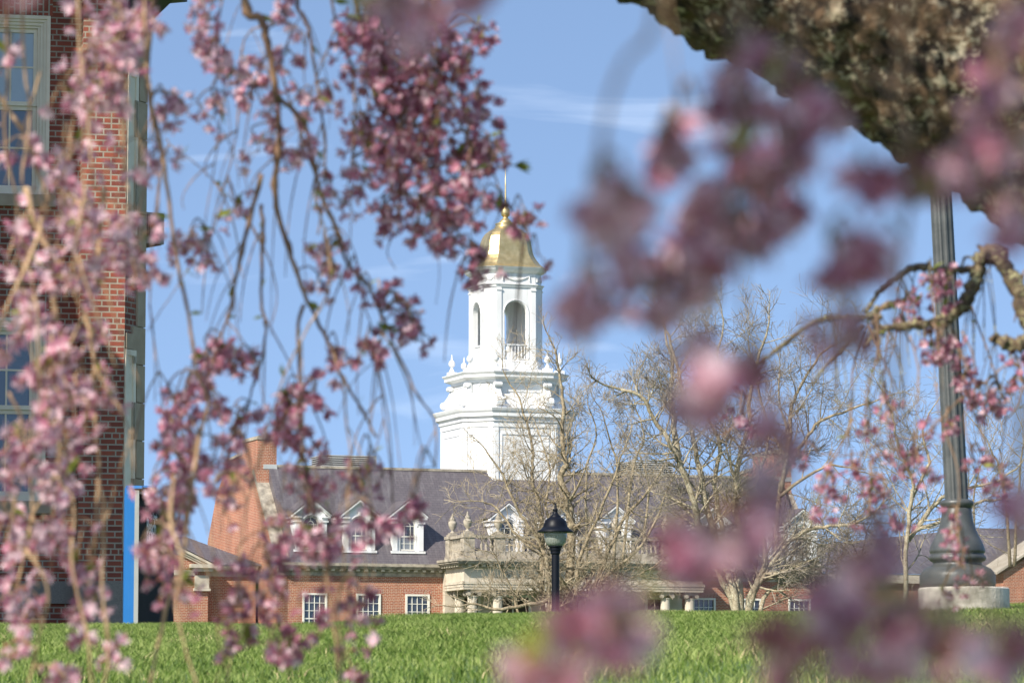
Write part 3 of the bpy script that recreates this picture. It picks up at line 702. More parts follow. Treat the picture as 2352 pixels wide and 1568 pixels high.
# ------------------------------------------------------------------ tower
TV = 5.9
tu, tz = FM.uz(1161, 1060, TV)
TM = FM.M @ Matrix.Translation((tu, TV, 0))
TW = thing('clock_less_bell_tower', TM, 'white octagonal cupola tower with gilded dome and spire rising above the slate roof', 'tower')
TW.name = 'cupola_tower'
F2 = Frame(FM.o + FM.u * tu + FM.v * TV, FM.phi)
def tz_(px, py, h):  # z of a point seen on the front plane of half width h
    return F2.uz(px, py, -h)[1]
def cs(h, c, z):
    a = h - c
    return [Vector(p + (z,)) for p in ((a, -h), (h, -a), (h, a), (a, h), (-a, h), (-h, a), (-h, -a), (-a, -h))]
def loft(prof): 
    mm = MB(); mm.rings([cs(h, c, z) for h, c, z in prof]); return mm
zR = tz_(1150, 1120, 2.95)
h1, c1 = 2.84, 1.19           # lower drum
z1t = tz_(1180, 935, 3.2)     # top of the lower cornice
m = loft([(h1, c1, zR - 2.0), (h1, c1, z1t - .70)]); part('lower_drum', m, M_WHITE, TW)
k = .414
m = loft([(h1 + .02, c1 + .01, z1t - .95), (h1 + .05, c1 + .02, z1t - .94), (h1 + .05, c1 + .02, z1t - .72), (h1 + .12, c1 + .05, z1t - .66), (h1 + .12, c1 + .05, z1t - .52), (h1 + .20, c1 + .08, z1t - .46), (h1 + .26, c1 + .11, z1t - .42), (h1 + .26, c1 + .11, z1t - .26), (h1 + .33, c1 + .13, z1t - .16), (h1 + .38, c1 + .16, z1t - .04), (h1 + .38, c1 + .16, z1t)])
part('lower_cornice', m, M_WHITE, TW)
# recessed panels frame mouldings on the lower drum
m = MB()
def faces(h, c):
    W = 2 * (h - c); D = c * sqrt(2); out = []
    for i in range(4):
        R = Matrix.Rotation(i * pi / 2, 4, 'Z'); out.append((R @ Matrix.Translation((0, -h, 0)), W))
        R2 = Matrix.Rotation(i * pi / 2 + pi / 4, 4, 'Z'); out.append((R2 @ Matrix.Translation((0, -(h * sqrt(2) - D / 2), 0)), D))
    return out
def frame_panel(mm, Mx, w, z0, z1, t=.07, pr=.035):
    mm.box(-w, w, -pr, -.002, z1 - t, z1, Mx); mm.box(-w, w, -pr, -.002, z0, z0 + t, Mx)
    mm.box(-w, -w + t, -pr, -.002, z0 + t, z1 - t, Mx); mm.box(w - t, w, -pr, -.002, z0 + t, z1 - t, Mx)
for i, (Mx, W) in enumerate(faces(h1, c1)):
    frame_panel(m, Mx, W / 2 - .38, zR - 1.6, z1t - 1.25)
    m.box(-W / 2 + .02, -W / 2 + .26, -.05, -.002, zR - 2, z1t - .97, Mx); m.box(W / 2 - .26, W / 2 - .02, -.05, -.002, zR - 2, z1t - .97, Mx)
part('wall_panels', m, M_WHITE, TW)
# second stage with scroll consoles
h2, c2 = 2.32, 1.0
z2t = tz_(1180, 851, 2.9)
m = loft([(h2 + .30, c2 + .12, z1t), (h2 + .30, c2 + .12, z1t + .22), (h2 + .22, c2 + .1, z1t + .30), (h2 + .16, c2 + .07, z1t + .55), (h2 + .03, c2 + .02, z1t + .75), (h2, c2, z1t + .82), (h2, c2, z2t - .45)])
part('middle_stage', m, M_WHITE, TW)
m = loft([(h2 + .1, c2 + .04, z2t - .52), (h2 + .1, c2 + .04, z2t - .40), (h2 + .26, c2 + .1, z2t - .34), (h2 + .40, c2 + .16, z2t - .28), (h2 + .40, c2 + .16, z2t - .16), (h2 + .5, c2 + .2, z2t - .04), (h2 + .5, c2 + .2, z2t)])
part('middle_cornice', m, M_WHITE, TW)
m = MB()
for i, (Mx, W) in enumerate(faces(h2, c2)):
    frame_panel(m, Mx, W / 2 - .25, z1t + .85, z2t - .60, .05)
    if i % 2 == 1:      # cartouche on the blank chamfers
        n = 16; m.tube([Mx @ Vector((.26 * cos(2 * pi * j / n), -.03, (z1t + z2t) / 2 + .1 + .36 * sin(2 * pi * j / n))) for j in range(n + 1)], [.05] * (n + 1), 5)
part('stage_panels', m, M_WHITE, TW)
def console():
    mm = MB(); H_ = z2t - .50 - z1t - .18
    P = []
    for i in range(25):
        t = i / 24; out = .48 * (1 - t) ** 1.6 + .16 + .05 * sin(t * pi * 2)
        P.append((-out, t * H_))
    n = 12
    poly = [(0, 0)] + [(-.52 - .12 * cos(pi * .5 + 2 * pi * j / n) , .22 + .22 * sin(-pi / 2 + 2 * pi * j / n)) for j in range(0, 6)] + [(a, b) for a, b in P if b > .45] + [(-.30, H_ - .12), (-.30, H_), (0, H_)]
    for x in (-.17, -.06, .05):
        mm.prism(poly, lambda p, s: Vector((x if s == 0 else x + .10, p[0], p[1])))
    mm.prism([(a * .94, b) for a, b in poly], lambda p, s: Vector((-.15 if s == 0 else .14, p[0], p[1])))
    for yy, zz, r in ((-.46, .20, .20), (-.22, H_ - .12, .11)):
        rs = []
        for q in (-.2, .2): rs.append([Vector((q, yy + r * cos(2 * pi * j / 16), zz + r * sin(2 * pi * j / 16))) for j in range(16)])
        mm.rings(rs)
    return part('scroll_console', mm, M_WHITE, None)
cp = None
a = h2 - c2
for i in range(4):
    for sx in (-1, 1):
        R = Matrix.Rotation(i * pi / 2, 4, 'Z') @ Matrix.Translation((sx * (a - .02), -h2 + .01, z1t + .15)) 
        if cp is None: cp = console(); o = cp
        else: o = cp.copy(); col.objects.link(o)
        o.parent = TW; o.matrix_local = R
# belfry
h3, c3 = 1.54, .50
z3b = z2t; zs_ = tz_(1180, 727, h3)       # start of belfry
z_rail_top = tz_(1180, 789, h3 + .1); z_rail_bot = tz_(1180, 824, h3 + .1)
z_sp = tz_(1180, 715, h3); z_arch = tz_(1180, 691, h3); z_cap = tz_(1180, 664, h3); z_fri = tz_(1180, 655, h3)
z_cor_b = tz_(1180, 625, h3 + .2); z_cor_t = tz_(1180, 611, h3 + .4)
m = loft([(h3 + .42, c3 + .17, z3b), (h3 + .42, c3 + .17, z3b + .16), (h3 + .12, c3 + .05, z3b + .22), (h3 + .10, c3 + .04, z_rail_bot - .12), (h3 + .04, c3 + .02, z_rail_bot - .05), (h3 - .3, c3, z_rail_bot - .04)])
part('belfry_base', m, M_WHITE, TW)
bw = MB()
Wm = 2 * (h3 - c3); aw = .60; TH = .28
zb0 = z_rail_bot - .06; zb1 = z_cor_b
za_s = z_arch - aw
for i, (Mx, W) in enumerate(faces(h3, c3)):
    if i % 2: bw.box(-W / 2, W / 2, 0, .16, zb0, zb1, Mx); continue
    n = 14; inner = [(aw, zb0)] + [(aw * cos(pi * j / n), za_s + aw * sin(pi * j / n)) for j in range(n + 1)] + [(-aw, zb0)]
    outer = []
    for (x, z) in inner:
        if z < za_s + 1e-6: outer.append((W / 2 if x > 0 else -W / 2, z))
        else:
            ang = atan2(z - za_s, x); t1 = (W / 2) / max(1e-6, abs(cos(ang))); t2 = (zb1 - za_s) / max(1e-6, sin(ang)); t_ = min(t1, t2)
            outer.append((cos(ang) * t_, za_s + sin(ang) * t_))
    # add corner fill
    for y in (0, TH):
        vs = []; 
        for (p, q) in zip(inner, outer): vs += [Mx @ Vector((p[0], y, p[1])), Mx @ Vector((q[0], y, q[1]))]
        fs = [(2 * j, 2 * j + 1, 2 * j + 3, 2 * j + 2) for j in range(len(inner) - 1)]
        bw.add(vs, fs)
        for s in (-1, 1):
            cand = [q for q in outer if q[0] * s > 0]
            side = max((q for q in cand if abs(abs(q[0]) - W / 2) < 1e-4), key=lambda q: q[1]); top = min((q for q in cand if abs(q[1] - zb1) < 1e-4), key=lambda q: -abs(q[0]))
            bw.add([Mx @ Vector((side[0], y, side[1])), Mx @ Vector((s * W / 2, y, zb1)), Mx @ Vector((top[0], y, top[1]))], [(0, 1, 2)])
    vs = []
    for p in inner: vs += [Mx @ Vector((p[0], 0, p[1])), Mx @ Vector((p[0], TH, p[1]))]
    bw.add(vs, [(2 * j, 2 * j + 1, 2 * j + 3, 2 * j + 2) for j in range(len(inner) - 1)])
part('belfry_wall', bw, M_WHITE, TW)
m = MB(); m.rings([cs(h3 - .1, c3, z_cor_b - .75), cs(h3 - .1, c3, z_cor_b - .6)]); part('belfry_ceiling', m, M_WHITE, TW)
m = MB()
for i, (Mx, W) in enumerate(faces(h3, c3)):
    if i % 2 == 0:
        for s in (-1, 1):
            x0, x1 = sorted((s * W / 2, s * (W / 2 - .26))); m.box(x0, x1, -.05, -.002, zb0, z_fri - .02, Mx)
            m.box(x0 - .02, x1 + .02, -.09, -.002, z_cap - .07, z_cap, Mx)
            x0, x1 = sorted((s * (aw + .02), s * (aw + .10))); m.box(x0, x1, -.03, -.002, zb0, za_s, Mx)
        n = 16; m.tube([Mx @ Vector(((aw + .06) * cos(pi * j / n), -.01, za_s + (aw + .06) * sin(pi * j / n))) for j in range(n + 1)], [.04] * (n + 1), 5)
    zf = (z_fri + z_cor_b) / 2 + .05; sw = W / 2 - .34 if i % 2 == 0 else W / 2 - .12
    m.tube([Mx @ Vector((sw * (2 * t / 12 - 1), -.03, zf + .10 - .20 * sin(pi * t / 12))) for t in range(13)], [.022 + .025 * sin(pi * t / 12) for t in range(13)], 6)
    for s in (-1, 1): m.tube([Mx @ Vector((s * sw, -.03, zf + .12)), Mx @ Vector((s * (sw + .02), -.03, zf - .16))], [.03, .045], 6)
part('mouldings_and_swags', m, M_WHITE, TW)
m = MB(); 
m.rings([cs(h3 + .01, c3, z_fri - .10), cs(h3 + .07, c3 + .03, z_fri - .08), cs(h3 + .07, c3 + .03, z_fri - .02), cs(h3 + .13, c3 + .05, z_fri + .03), cs(h3 + .13, c3 + .05, z_fri + .07), cs(h3 + .01, c3, z_fri + .09)], caps=False)
m.rings([cs(h3 + .02, c3, z_cor_b - .02), cs(h3 + .10, c3 + .04, z_cor_b + .03), cs(h3 + .18, c3 + .07, z_cor_b + .10), cs(h3 + .23, c3 + .1, z_cor_b + .16), cs(h3 + .25, c3 + .1, z_cor_t - .08), cs(h3 + .31, c3 + .13, z_cor_t - .02), cs(h3 + .32, c3 + .13, z_cor_t)])
part('belfry_cornice', m, M_WHITE, TW)
def rail():
    mm = MB(); H_ = z_rail_top - z_rail_bot
    mm.box(-aw, aw, -.06, .06, H_ - .06, H_); mm.box(-aw, aw, -.05, .05, .0, .05)
    for j in range(7): mm.lathe([(.03, .05), (.022, .09), (.045, .2 * H_ + .08), (.02, .6 * H_), (.03, H_ - .07)], (-aw + .1 + j * (2 * aw - .2) / 6, 0, 0), 8)
    return part('belfry_railing', mm, M_WHITE, None)
rl = rail()
for i in range(4):
    o = rl if i == 0 else rl.copy()
    if i: col.objects.link(o)
    o.parent = TW; o.matrix_local = Matrix.Rotation(i * pi / 2, 4, 'Z') @ Matrix.Translation((0, -h3 + .12, z_rail_bot))
# finials on the two ledges
def finial(s):
    mm = MB(); mm.box(-.20 * s, .20 * s, -.20 * s, .20 * s, 0, .22 * s); mm.lathe([(.15, .22), (.12, .32), (.05, .42), (.06, .46), (.15, .56), (.17, .66), (.13, .78), (.05, .84), (.05, .90), (.015, 1.12)], (0, 0, 0), 14)
    mm.v = [(x * s if i >= 8 else x, y * s if i >= 8 else y, z * s if i >= 8 else z) for i, (x, y, z) in enumerate(mm.v)]
    return part('urn_finial', mm, M_WHITE, None, smooth=False)
fp = finial(1.0); first = True
a2 = h2 - c2
for i in range(4):
    for sx in (-1, 1):
        Mx = Matrix.Rotation(i * pi / 2, 4, 'Z') @ Matrix.Translation((sx * (a2 + .05), -h2 - .06, z2t))
        o = fp if first else fp.copy()
        if not first: col.objects.link(o)
        first = False; o.parent = TW; o.matrix_local = Mx
# dome
zd0 = z_cor_t; zd1 = tz_(1158, 521, .5)
prof = [(1.85, 0), (1.83, .012), (1.64, .05), (1.50, .11), (1.34, .22), (1.23, .32), (1.17, .42), (1.135, .54), (1.09, .66), (1.01, .78), (.89, .87), (.72, .94), (.5, 1.0)]
m = MB(); m.rings([cs(h, h * .34, zd0 + (zd1 - zd0) * t) for h, t in prof]); dm = part('gilded_dome', m, M_GOLD, TW)
zt1 = tz_(1158, 505, .5)
m = MB(); m.rings([cs(h, h * .4, z) for h, z in ((.50, zd1 - .03), (.47, zd1 + .10), (.42, zd1 + .14), (.46, zd1 + .2), (.46, zd1 + .24), (.34, zd1 + .27))])
m.lathe([(.33, zd1 + .27), (.30, zd1 + .34), (.20, zd1 + .45), (.13, zd1 + .52), (.12, zd1 + .62)], (0, 0, 0), 20)
zb = tz_(1158, 487, 0)
m.lathe([(.11, zb - .26), (.20, zb - .19), (.235, zb - .06), (.235, zb + .06), (.19, zb + .18), (.10, zb + .25), (.13, zb + .29), (.12, zb + .36), (.06, zb + .42), (.045, zb + .5), (.035, zb + 1.3), (.008, tz_(1158, 380, 0))], (0, 0, 0), 20)
part('gilded_spire', m, M_GOLD, TW, smooth=True)

# ------------------------------------------------------------------ left building, close
FL = Frame(pt(285, 900, 53), radians(11.0))
LB = thing('brick_hall_building', FL.M, 'tall dark red brick hall with tall sash windows filling the left edge', 'building')
zL0 = 0.3; zLT = FL.uz(240, -80, 0)[1]
def LU(px, py, v): return FL.uz(px, py, v)
REC = 0.30
pw0 = LU(186, 600, 0)[0]
m = MB(); z_gr = LU(240, 1333, 0)[1]
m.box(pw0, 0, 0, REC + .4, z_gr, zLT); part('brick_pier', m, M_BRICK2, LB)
# recessed wall with two window openings, built as panels round them
wl = LU(-150, 300, REC)[0]; wr_ = LU(113, 300, REC)[0]
zu1, zu0 = LU(60, 36, REC)[1], LU(60, 447, REC)[1]; zl1, zl0 = LU(60, 730, REC)[1], LU(60, 1150, REC)[1]
uw0 = wr_ - 1.72
m = MB(); x0 = -9.0
for a, b, c, d in ((wr_, pw0, z_gr, zLT), (x0, uw0, z_gr, zLT), (uw0, wr_, zu1, zLT), (uw0, wr_, zl1, zu0), (uw0, wr_, z_gr, zl0)): m.box(a, b, REC, REC + .35, c, d)
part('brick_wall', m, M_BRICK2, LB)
for za_, zb_ in ((zu1 + .01, zu1 + .42), (zl1 + .01, zl1 + .24)):
    m = MB(); m.box(uw0 - .05, wr_ + .03, REC - .004, REC - .0005, za_, zb_); part('soldier_course', m, M_BRICK2V, LB)
def big_window(z1, z0, g1, g2):
    w = wr_ - uw0; h = z1 - z0; f = MB(); x = w / 2
    for i, (t0, t1, y) in enumerate(((0, .05, -.03), (.05, .09, -.005), (.09, .135, .02), (.135, .17, .05))):
        f.box(-x + t0, -x + t1, y, .3, -h, -t0); f.box(x - t1, x - t0, y, .3, -h, -t0); f.box(-x + t1, x - t1, y, .3, -t1, -t0)
    f.box(-x, x, -.02, .3, -h, -h + .08)
    fr = part('window', f, M_GREYP, LB, loc=(uw0 + x, REC, z1))
    s = MB(); xi = x - .17; hm = -h / 2
    for a, b, y in ((hm, -.17, .09), (-h + .08, hm, .12)):
        s.box(-xi, -xi + .055, y, y + .05, a, b); s.box(xi - .055, xi, y, y + .05, a, b); s.box(-xi + .055, xi - .055, y, y + .05, b - .06, b); s.box(-xi + .055, xi - .055, y, y + .05, a, a + .06)
        for k in (1, 2, 3):
            c = -xi + .055 + k * (2 * xi - .11) / 4; s.box(c - .013, c + .013, y + .012, y + .045, a + .06, b - .06)
        mid = (a + b) / 2; s.box(-xi + .055, xi - .055, y + .014, y + .043, mid - .013, mid + .013)
    part('sash', s, M_GREYP, fr)
    gl = MB(); gl.box(-xi, xi, .118, .124, hm, -.15); part('pane', gl, g1, fr)
    gl = MB(); gl.box(-xi, xi, .148, .154, -h + .06, hm - .002); part('pane', gl, g2, fr)
    si = MB(); si.box(-x - .1, x + .1, -.07, .1, -h - .17, -h - .002); part('sill', si, M_STONE_G, fr)
big_window(zu1, zu0, M_GLASSL, M_GLASSB); big_window(zl1, zl0, M_GLASSB, M_GLASSB)
m = MB(); m.box(pw0 - .03, .03, -.03, REC + .4, zL0, z_gr); zgl = LU(60, 1385, REC)[1]; m.box(x0, pw0 - .031, REC - .05, REC + .35, zgl, z_gr - .001); part('granite_base', m, M_GRANITE, LB)
m = MB(); m.box(x0, pw0 - .032, REC, REC + .35, zL0, zgl - .001); part('basement_wall', m, M_BRICK2, LB)
# canted side facing right
DIR = radians(90 - 24)           # world direction of the canted face
dvec = Vector((cos(DIR), sin(DIR), 0)); P0 = FL.o + Vector((0, 0, 0))
FC = Frame(P0, DIR)              # x along canted face, y = into the building (to the left/back)
def CUx(px, py): return FC.uz(px, py, 0)
Mc = FL.M.inverted() @ FC.M
uE = CUx(333, 700)[0]; uW = CUx(315, 700)[0]
zA = CUx(310, 805)[1]; zA1 = CUx(310, 768)[1]; zB = CUx(310, 560)[1]; zBt = CUx(310, 165)[1]
m = MB(); m.box(.001, uE - .001, .02, .5, z_gr, zLT, Mc); part('canted_wall', m, M_BRICK2, LB)
m = MB()
zz = zL0; k = 0
hq = .53
while zz < zLT:
    w = uW if (k % 2 == 0) else uW - .12
    m.box(w, uE, -.012, .48, zz, zz + hq - .012, Mc); zz += hq; k += 1
m.box(.03, uW - .002, -.014, .3, zA + .01, zA1, Mc)
m.box(.02, uW - .002, -.05, .3, zBt + .05, zBt + .28, Mc)
part('stone_quoins', m, M_STONE_G, LB)
for z1, z0 in ((zA, z_gr + .4), (zBt, zB)):
    f = MB()
    for i, (t0, t1, y) in enumerate(((0, .07, -.012), (.07, .14, .004))): f.box(.02 + t0, .02 + t1, y, .1, z0, z1 - t0, Mc); f.box(uW - .03 - t1, uW - .03 - t0, y, .1, z0, z1 - t0, Mc)
    f.box(.02, uW - .03, -.015, .1, z1 - .08, z1, Mc); f.box(.16, uW - .16, .005, .05, z0, z1 - .08, Mc)
    part('side_window_frame', f, M_GREYP, LB)
m = MB(); zcn = FL.uz(300, -8, 0)[1]
m.box(-9, .25, -.55, .0, zLT - .1, zLT + .5); m.box(0.05, uE + .15, -.55, .5, zcn + .0, zcn + .75, Mc); m.prism([(-.001, zcn - .001), (-.38, zcn - .001), (-.001, zcn - .30)], lambda p, s: Mc @ Vector((.06 if s == 0 else uE + .02, p[0], p[1])))
part('cornice', m, M_DARKC, LB)
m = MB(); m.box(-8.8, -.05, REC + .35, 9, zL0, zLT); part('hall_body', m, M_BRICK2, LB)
# unseen brick blocks added left of view to shade the recessed wall and pier
ang = atan2(SV.y, SV.x) - FL.phi; ratio = abs(cos(ang) / sin(ang))
proj = 3.2; xe = pw0 - .0 - (proj + REC) * ratio
m = MB(); m.box(xe - 5, xe, -proj, REC, zL0, zLT + 3); 
p2 = 5.2; zsh = FL.uz(240, 932, 0)[1]
tt = hypot(p2, p2 * ratio); x2 = -(p2) * ratio + .6
m.box(x2 - 4, x2, -p2 - .8, -proj - .01, zL0, zsh + tan(SUN_EL) * hypot(p2, p2 * ratio))
part('shading_blocks', m, M_BRICK2, LB)
# air conditioner
FA = Frame(pt(334, 520, 55.0), radians(38))
AC = thing('air_conditioner', FA.M, 'grey louvred air conditioner box jutting from the right edge of the brick hall', 'air conditioner')
xa = FA.uz(377, 520, 0)[0]; z1 = FA.uz(360, 489, 0)[1]; z0 = FA.uz(360, 560, 0)[1]
m = MB(); m.box(-.25, xa, 0, .62, z0, z1); part('casing', m, M_ACG, AC)
m = MB(); 
for i in range(9): x = -.2 + i * .032; m.box(x, x + .014, -.012, -.001, z0 + .09, z1 - .03)
part('grille', m, M_LOUVD, AC)
m = MB(); m.box(-.1, xa - .03, .03, .58, z0 - .012, z0 - .002); m.box(.0, .02, .04, .5, z0 - .12, z0 - .013); part('underside_bracket', m, M_DOORD, AC)

# ------------------------------------------------------------------ pylon sign
FS = Frame(pt(285, 1300, 44), radians(6))
SG = thing('pylon_sign', FS.M, 'blue edged charcoal pylon sign with white lettering standing in the grass by the hall', 'sign')
xb = FS.uz(308, 1300, 0)[0]; xs_ = FS.uz(318, 1300, 0)[0]; zt_s = FS.uz(300, 1119, 0)[1]; zb_s = .75
m = MB(); m.box(0, xb, 0, 2.3, zb_s, zt_s)
FSp = Frame(pt(318, 1300, 44.02), radians(90 - 5.6)); Ms = FS.M.inverted() @ FSp.M
part('blue_casing', m, M_BLUE, SG)
m = MB(); m.box(xb, xs_, -.002, .06, zb_s, zt_s - .03); part('silver_strip', m, M_SILVER, SG)
m = MB(); m.box(.0, 2.2, .0, .05, zb_s, zt_s - .14, Ms); m.box(0, 2.2, .051, .09, zb_s, zt_s - .05, Ms); part('sign_panel', m, M_DARKS, SG)
m = MB(); m.box(-.03, .75, -.04, .12, zt_s - .012, zt_s + .02, Ms); m.prism([(-.0, zt_s - .012), (.72, zt_s - .012), (.72, zt_s - .13), (.6, zt_s - .13)], lambda p, s: Ms @ Vector((p[0], -.035 if s == 0 else -.025, p[1])))
m.box(xb * .1, xb + .25, -.004, .3, zt_s, zt_s + .022)
part('blue_cap', m, M_BLUE, SG)
def sign_text(body, px, py, size, bold=0):
    uu, zz = FSp.uz(px, py, 0)
    text_mesh('lettering', body, size, Ms @ Matrix.Translation((uu, -.003, zz)) @ Matrix.Rotation(pi / 2, 4, 'X'), SG, M_LETTER, .001, 'LEFT', bold)
sign_text('Charles Lewis', 336, 1188, .115); sign_text('Beach', 336, 1222, .24, .004); sign_text('Hall', 336, 1256, .24, .004)

# ------------------------------------------------------------------ lamp post
YL = 45.0; lp = pt(1276, 1390, YL); gz_ = ground_z(lp.x, YL)
LP = thing('lamp_post', Matrix.Translation((lp.x, YL, gz_)), 'black lamp post with bell shaped hood and ribbed glass globe on the lawn crest', 'lamp post')
def lz(py): return pt(1276, py, YL).z - gz_
s = YL / FPX
m = MB(); m.lathe([(.13, -.1), (.13, .25), (.1, .3), (9 * s, .4), (9 * s, lz(1273)), (10 * s, lz(1272)), (11.5 * s, lz(1270)), (11.5 * s, lz(1266)), (13 * s, lz(1263)), (13.5 * s, lz(1257)), (17 * s, lz(1255)), (17 * s, lz(1252.5))], (0, 0, 0), 20)
part('post', m, M_BLACK, LP, smooth=False)
m = MB(); m.lathe([(.001, lz(1221)), (38 * s, lz(1221.5)), (42 * s, lz(1222)), (42 * s, lz(1220)), (33 * s, lz(1214)), (28 * s, lz(1209)), (26.5 * s, lz(1203)), (24 * s, lz(1196)), (19 * s, lz(1190)), (12.5 * s, lz(1187)), (12.5 * s, lz(1185)), (9 * s, lz(1182)), (6 * s, lz(1177)), (5 * s, lz(1172)), (6.5 * s, lz(1171)), (6 * s, lz(1169)), (3 * s, lz(1167)), (3.2 * s, lz(1163)), (1.5 * s, lz(1155))], (0, 0, 0), 28)
part('lamp_hood', m, M_BLACK, LP, smooth=True)
m = MB(); m.lathe([(26 * s, lz(1219.5)), (26.5 * s, lz(1226)), (25.5 * s, lz(1236)), (22.5 * s, lz(1246)), (16 * s, lz(1254))], (0, 0, 0), 48)
part('glass_globe', m, M_GLOBE, LP, smooth=True)
m = MB(); m.lathe([(22 * s, lz(1220)), (22 * s, lz(1228)), (10 * s, lz(1232)), (9 * s, lz(1250))], (0, 0, 0), 20); part('lamp_reflector', m, M_CREAM, LP, smooth=True)

# ------------------------------------------------------------------ big fluted pole on the right
YP = 26.0; bp = pt(2200, 1370, YP)
PO = thing('fluted_light_pole', Matrix.Translation((bp.x, YP, 0)), 'tall grey fluted cast metal pole on a round concrete footing at the right', 'light pole')
s = YP / FPX
def pz(py): return pt(2200, py, YP).z
m = MB(); x_off = 14 * s
m.lathe([(104 * s, ground_z(bp.x, YP) - .2), (104 * s, pz(1352)), (101 * s, pz(1349))], (x_off, 0, 0), 48); part('concrete_footing', m, M_CONC, PO)
m = MB(); m.lathe([(80 * s, pz(1348.5)), (86 * s, pz(1346)), (87 * s, pz(1340)), (87 * s, pz(1322)), (84 * s, pz(1314)), (76 * s, pz(1305)), (64 * s, pz(1299)), (57 * s, pz(1297)), (56 * s, pz(1290)), (63 * s, pz(1287)), (66 * s, pz(1281)), (64 * s, pz(1275)), (59 * s, pz(1273)), (63 * s, pz(1269)), (64 * s, pz(1263)), (60 * s, pz(1250)), (54 * s, pz(1238)), (46 * s, pz(1222)), (39 * s, pz(1203)), (35.5 * s, pz(1185)), (34 * s, pz(1168)), (33 * s, pz(1167))], (0, 0, 0), 48)
part('pole_base', m, M_POLE, PO, smooth=True)
m = MB(); m.lathe([(33 * s, pz(1167)), (35 * s, pz(1163)), (39 * s, pz(1158)), (39 * s, pz(1152)), (34 * s, pz(1148)), (27 * s, pz(1146))], (0, 0, 0), 40); part('collar', m, M_POLE, PO, smooth=True)
m = MB(); n = 40; rs = []
zt0, zt2 = pz(1150), 7.5
for i in range(13):
    t = i / 12; z = zt0 + (zt2 - zt0) * t; off = -(z - zt0) * .040; r = (27 - 5 * t) * s
    rs.append([Vector((off + (r * (.90 if j % 4 in (1, 2) else 1.0)) * cos(2 * pi * j / n), (r * (.90 if j % 4 in (1, 2) else 1.0)) * sin(2 * pi * j / n), z)) for j in range(n)])
m.rings(rs); part('fluted_shaft', m, M_POLE, PO)
ox = -(zt2 - zt0) * .04
m = MB(); m.lathe([(.09, 0), (.14, .05), (.06, .12), (.17, .2), (.24, .6), (.30, .62), (.1, .85), (.02, 1.0)], (ox, 0, zt2), 20); part('lantern_head', m, M_BLACK, PO)

# ------------------------------------------------------------------ bare trees
def rnd(a, b): return a + (b - a) * random.random()
def rvec(): return Vector((random.gauss(0, 1), random.gauss(0, 1), random.gauss(0, 1)))
def smooth_pts(P, n=4):
    out = []
    for i in range(len(P) - 1):
        p0 = P[max(i - 1, 0)]; p1 = P[i]; p2 = P[i + 1]; p3 = P[min(i + 2, len(P) - 1)]
        for k in range(n):
            t = k / n
            out.append(0.5 * ((2 * p1) + (p2 - p0) * t + (2 * p0 - 5 * p1 + 4 * p2 - p3) * t * t + (3 * p1 - p0 - 3 * p2 + p3) * t ** 3))
    out.append(P[-1].copy()); return out
def grow(mbs, p, d, length, r, level, maxlev, upb, kids, rmin, wig=.115):
    """one limb and everything that branches from it"""
    n = max(3, int(4 + length / (0.35 if level < 2 else .25))) if level < maxlev else 4
    n = min(n, 10)
    pts = [p.copy()]; rad = [r]; st = length / n; d = d.normalized()
    for i in range(n):
        d = (d + rvec() * wig + Vector((0, 0, upb))).normalized()
        p = p + d * st; pts.append(p.copy()); rad.append(max(rmin, r * (1 - .72 * (i + 1) / n)))
    (mbs[0] if level <= 1 else mbs[1]).tube(pts, rad, 5 if level <= 1 else 3, cap=False)
    if level >= maxlev: return
    nk = kids[min(level, len(kids) - 1)]
    for k in range(nk):
        t = rnd(.22, .98); i = min(n - 1, int(t * n)); q = pts[i].lerp(pts[i + 1], t * n - i) if i < n else pts[-1]
        base = (pts[i + 1] - pts[i]).normalized()
        side = rvec(); side = (side - base * side.dot(base)).normalized()
        dd = base * rnd(.55, .9) + side * rnd(.5, .9)
        grow(mbs, q, dd, length * rnd(.42, .72) * (1.1 - .4 * t), max(rmin, rad[i] * rnd(.5, .7)), level + 1, maxlev, upb, kids, rmin, wig)
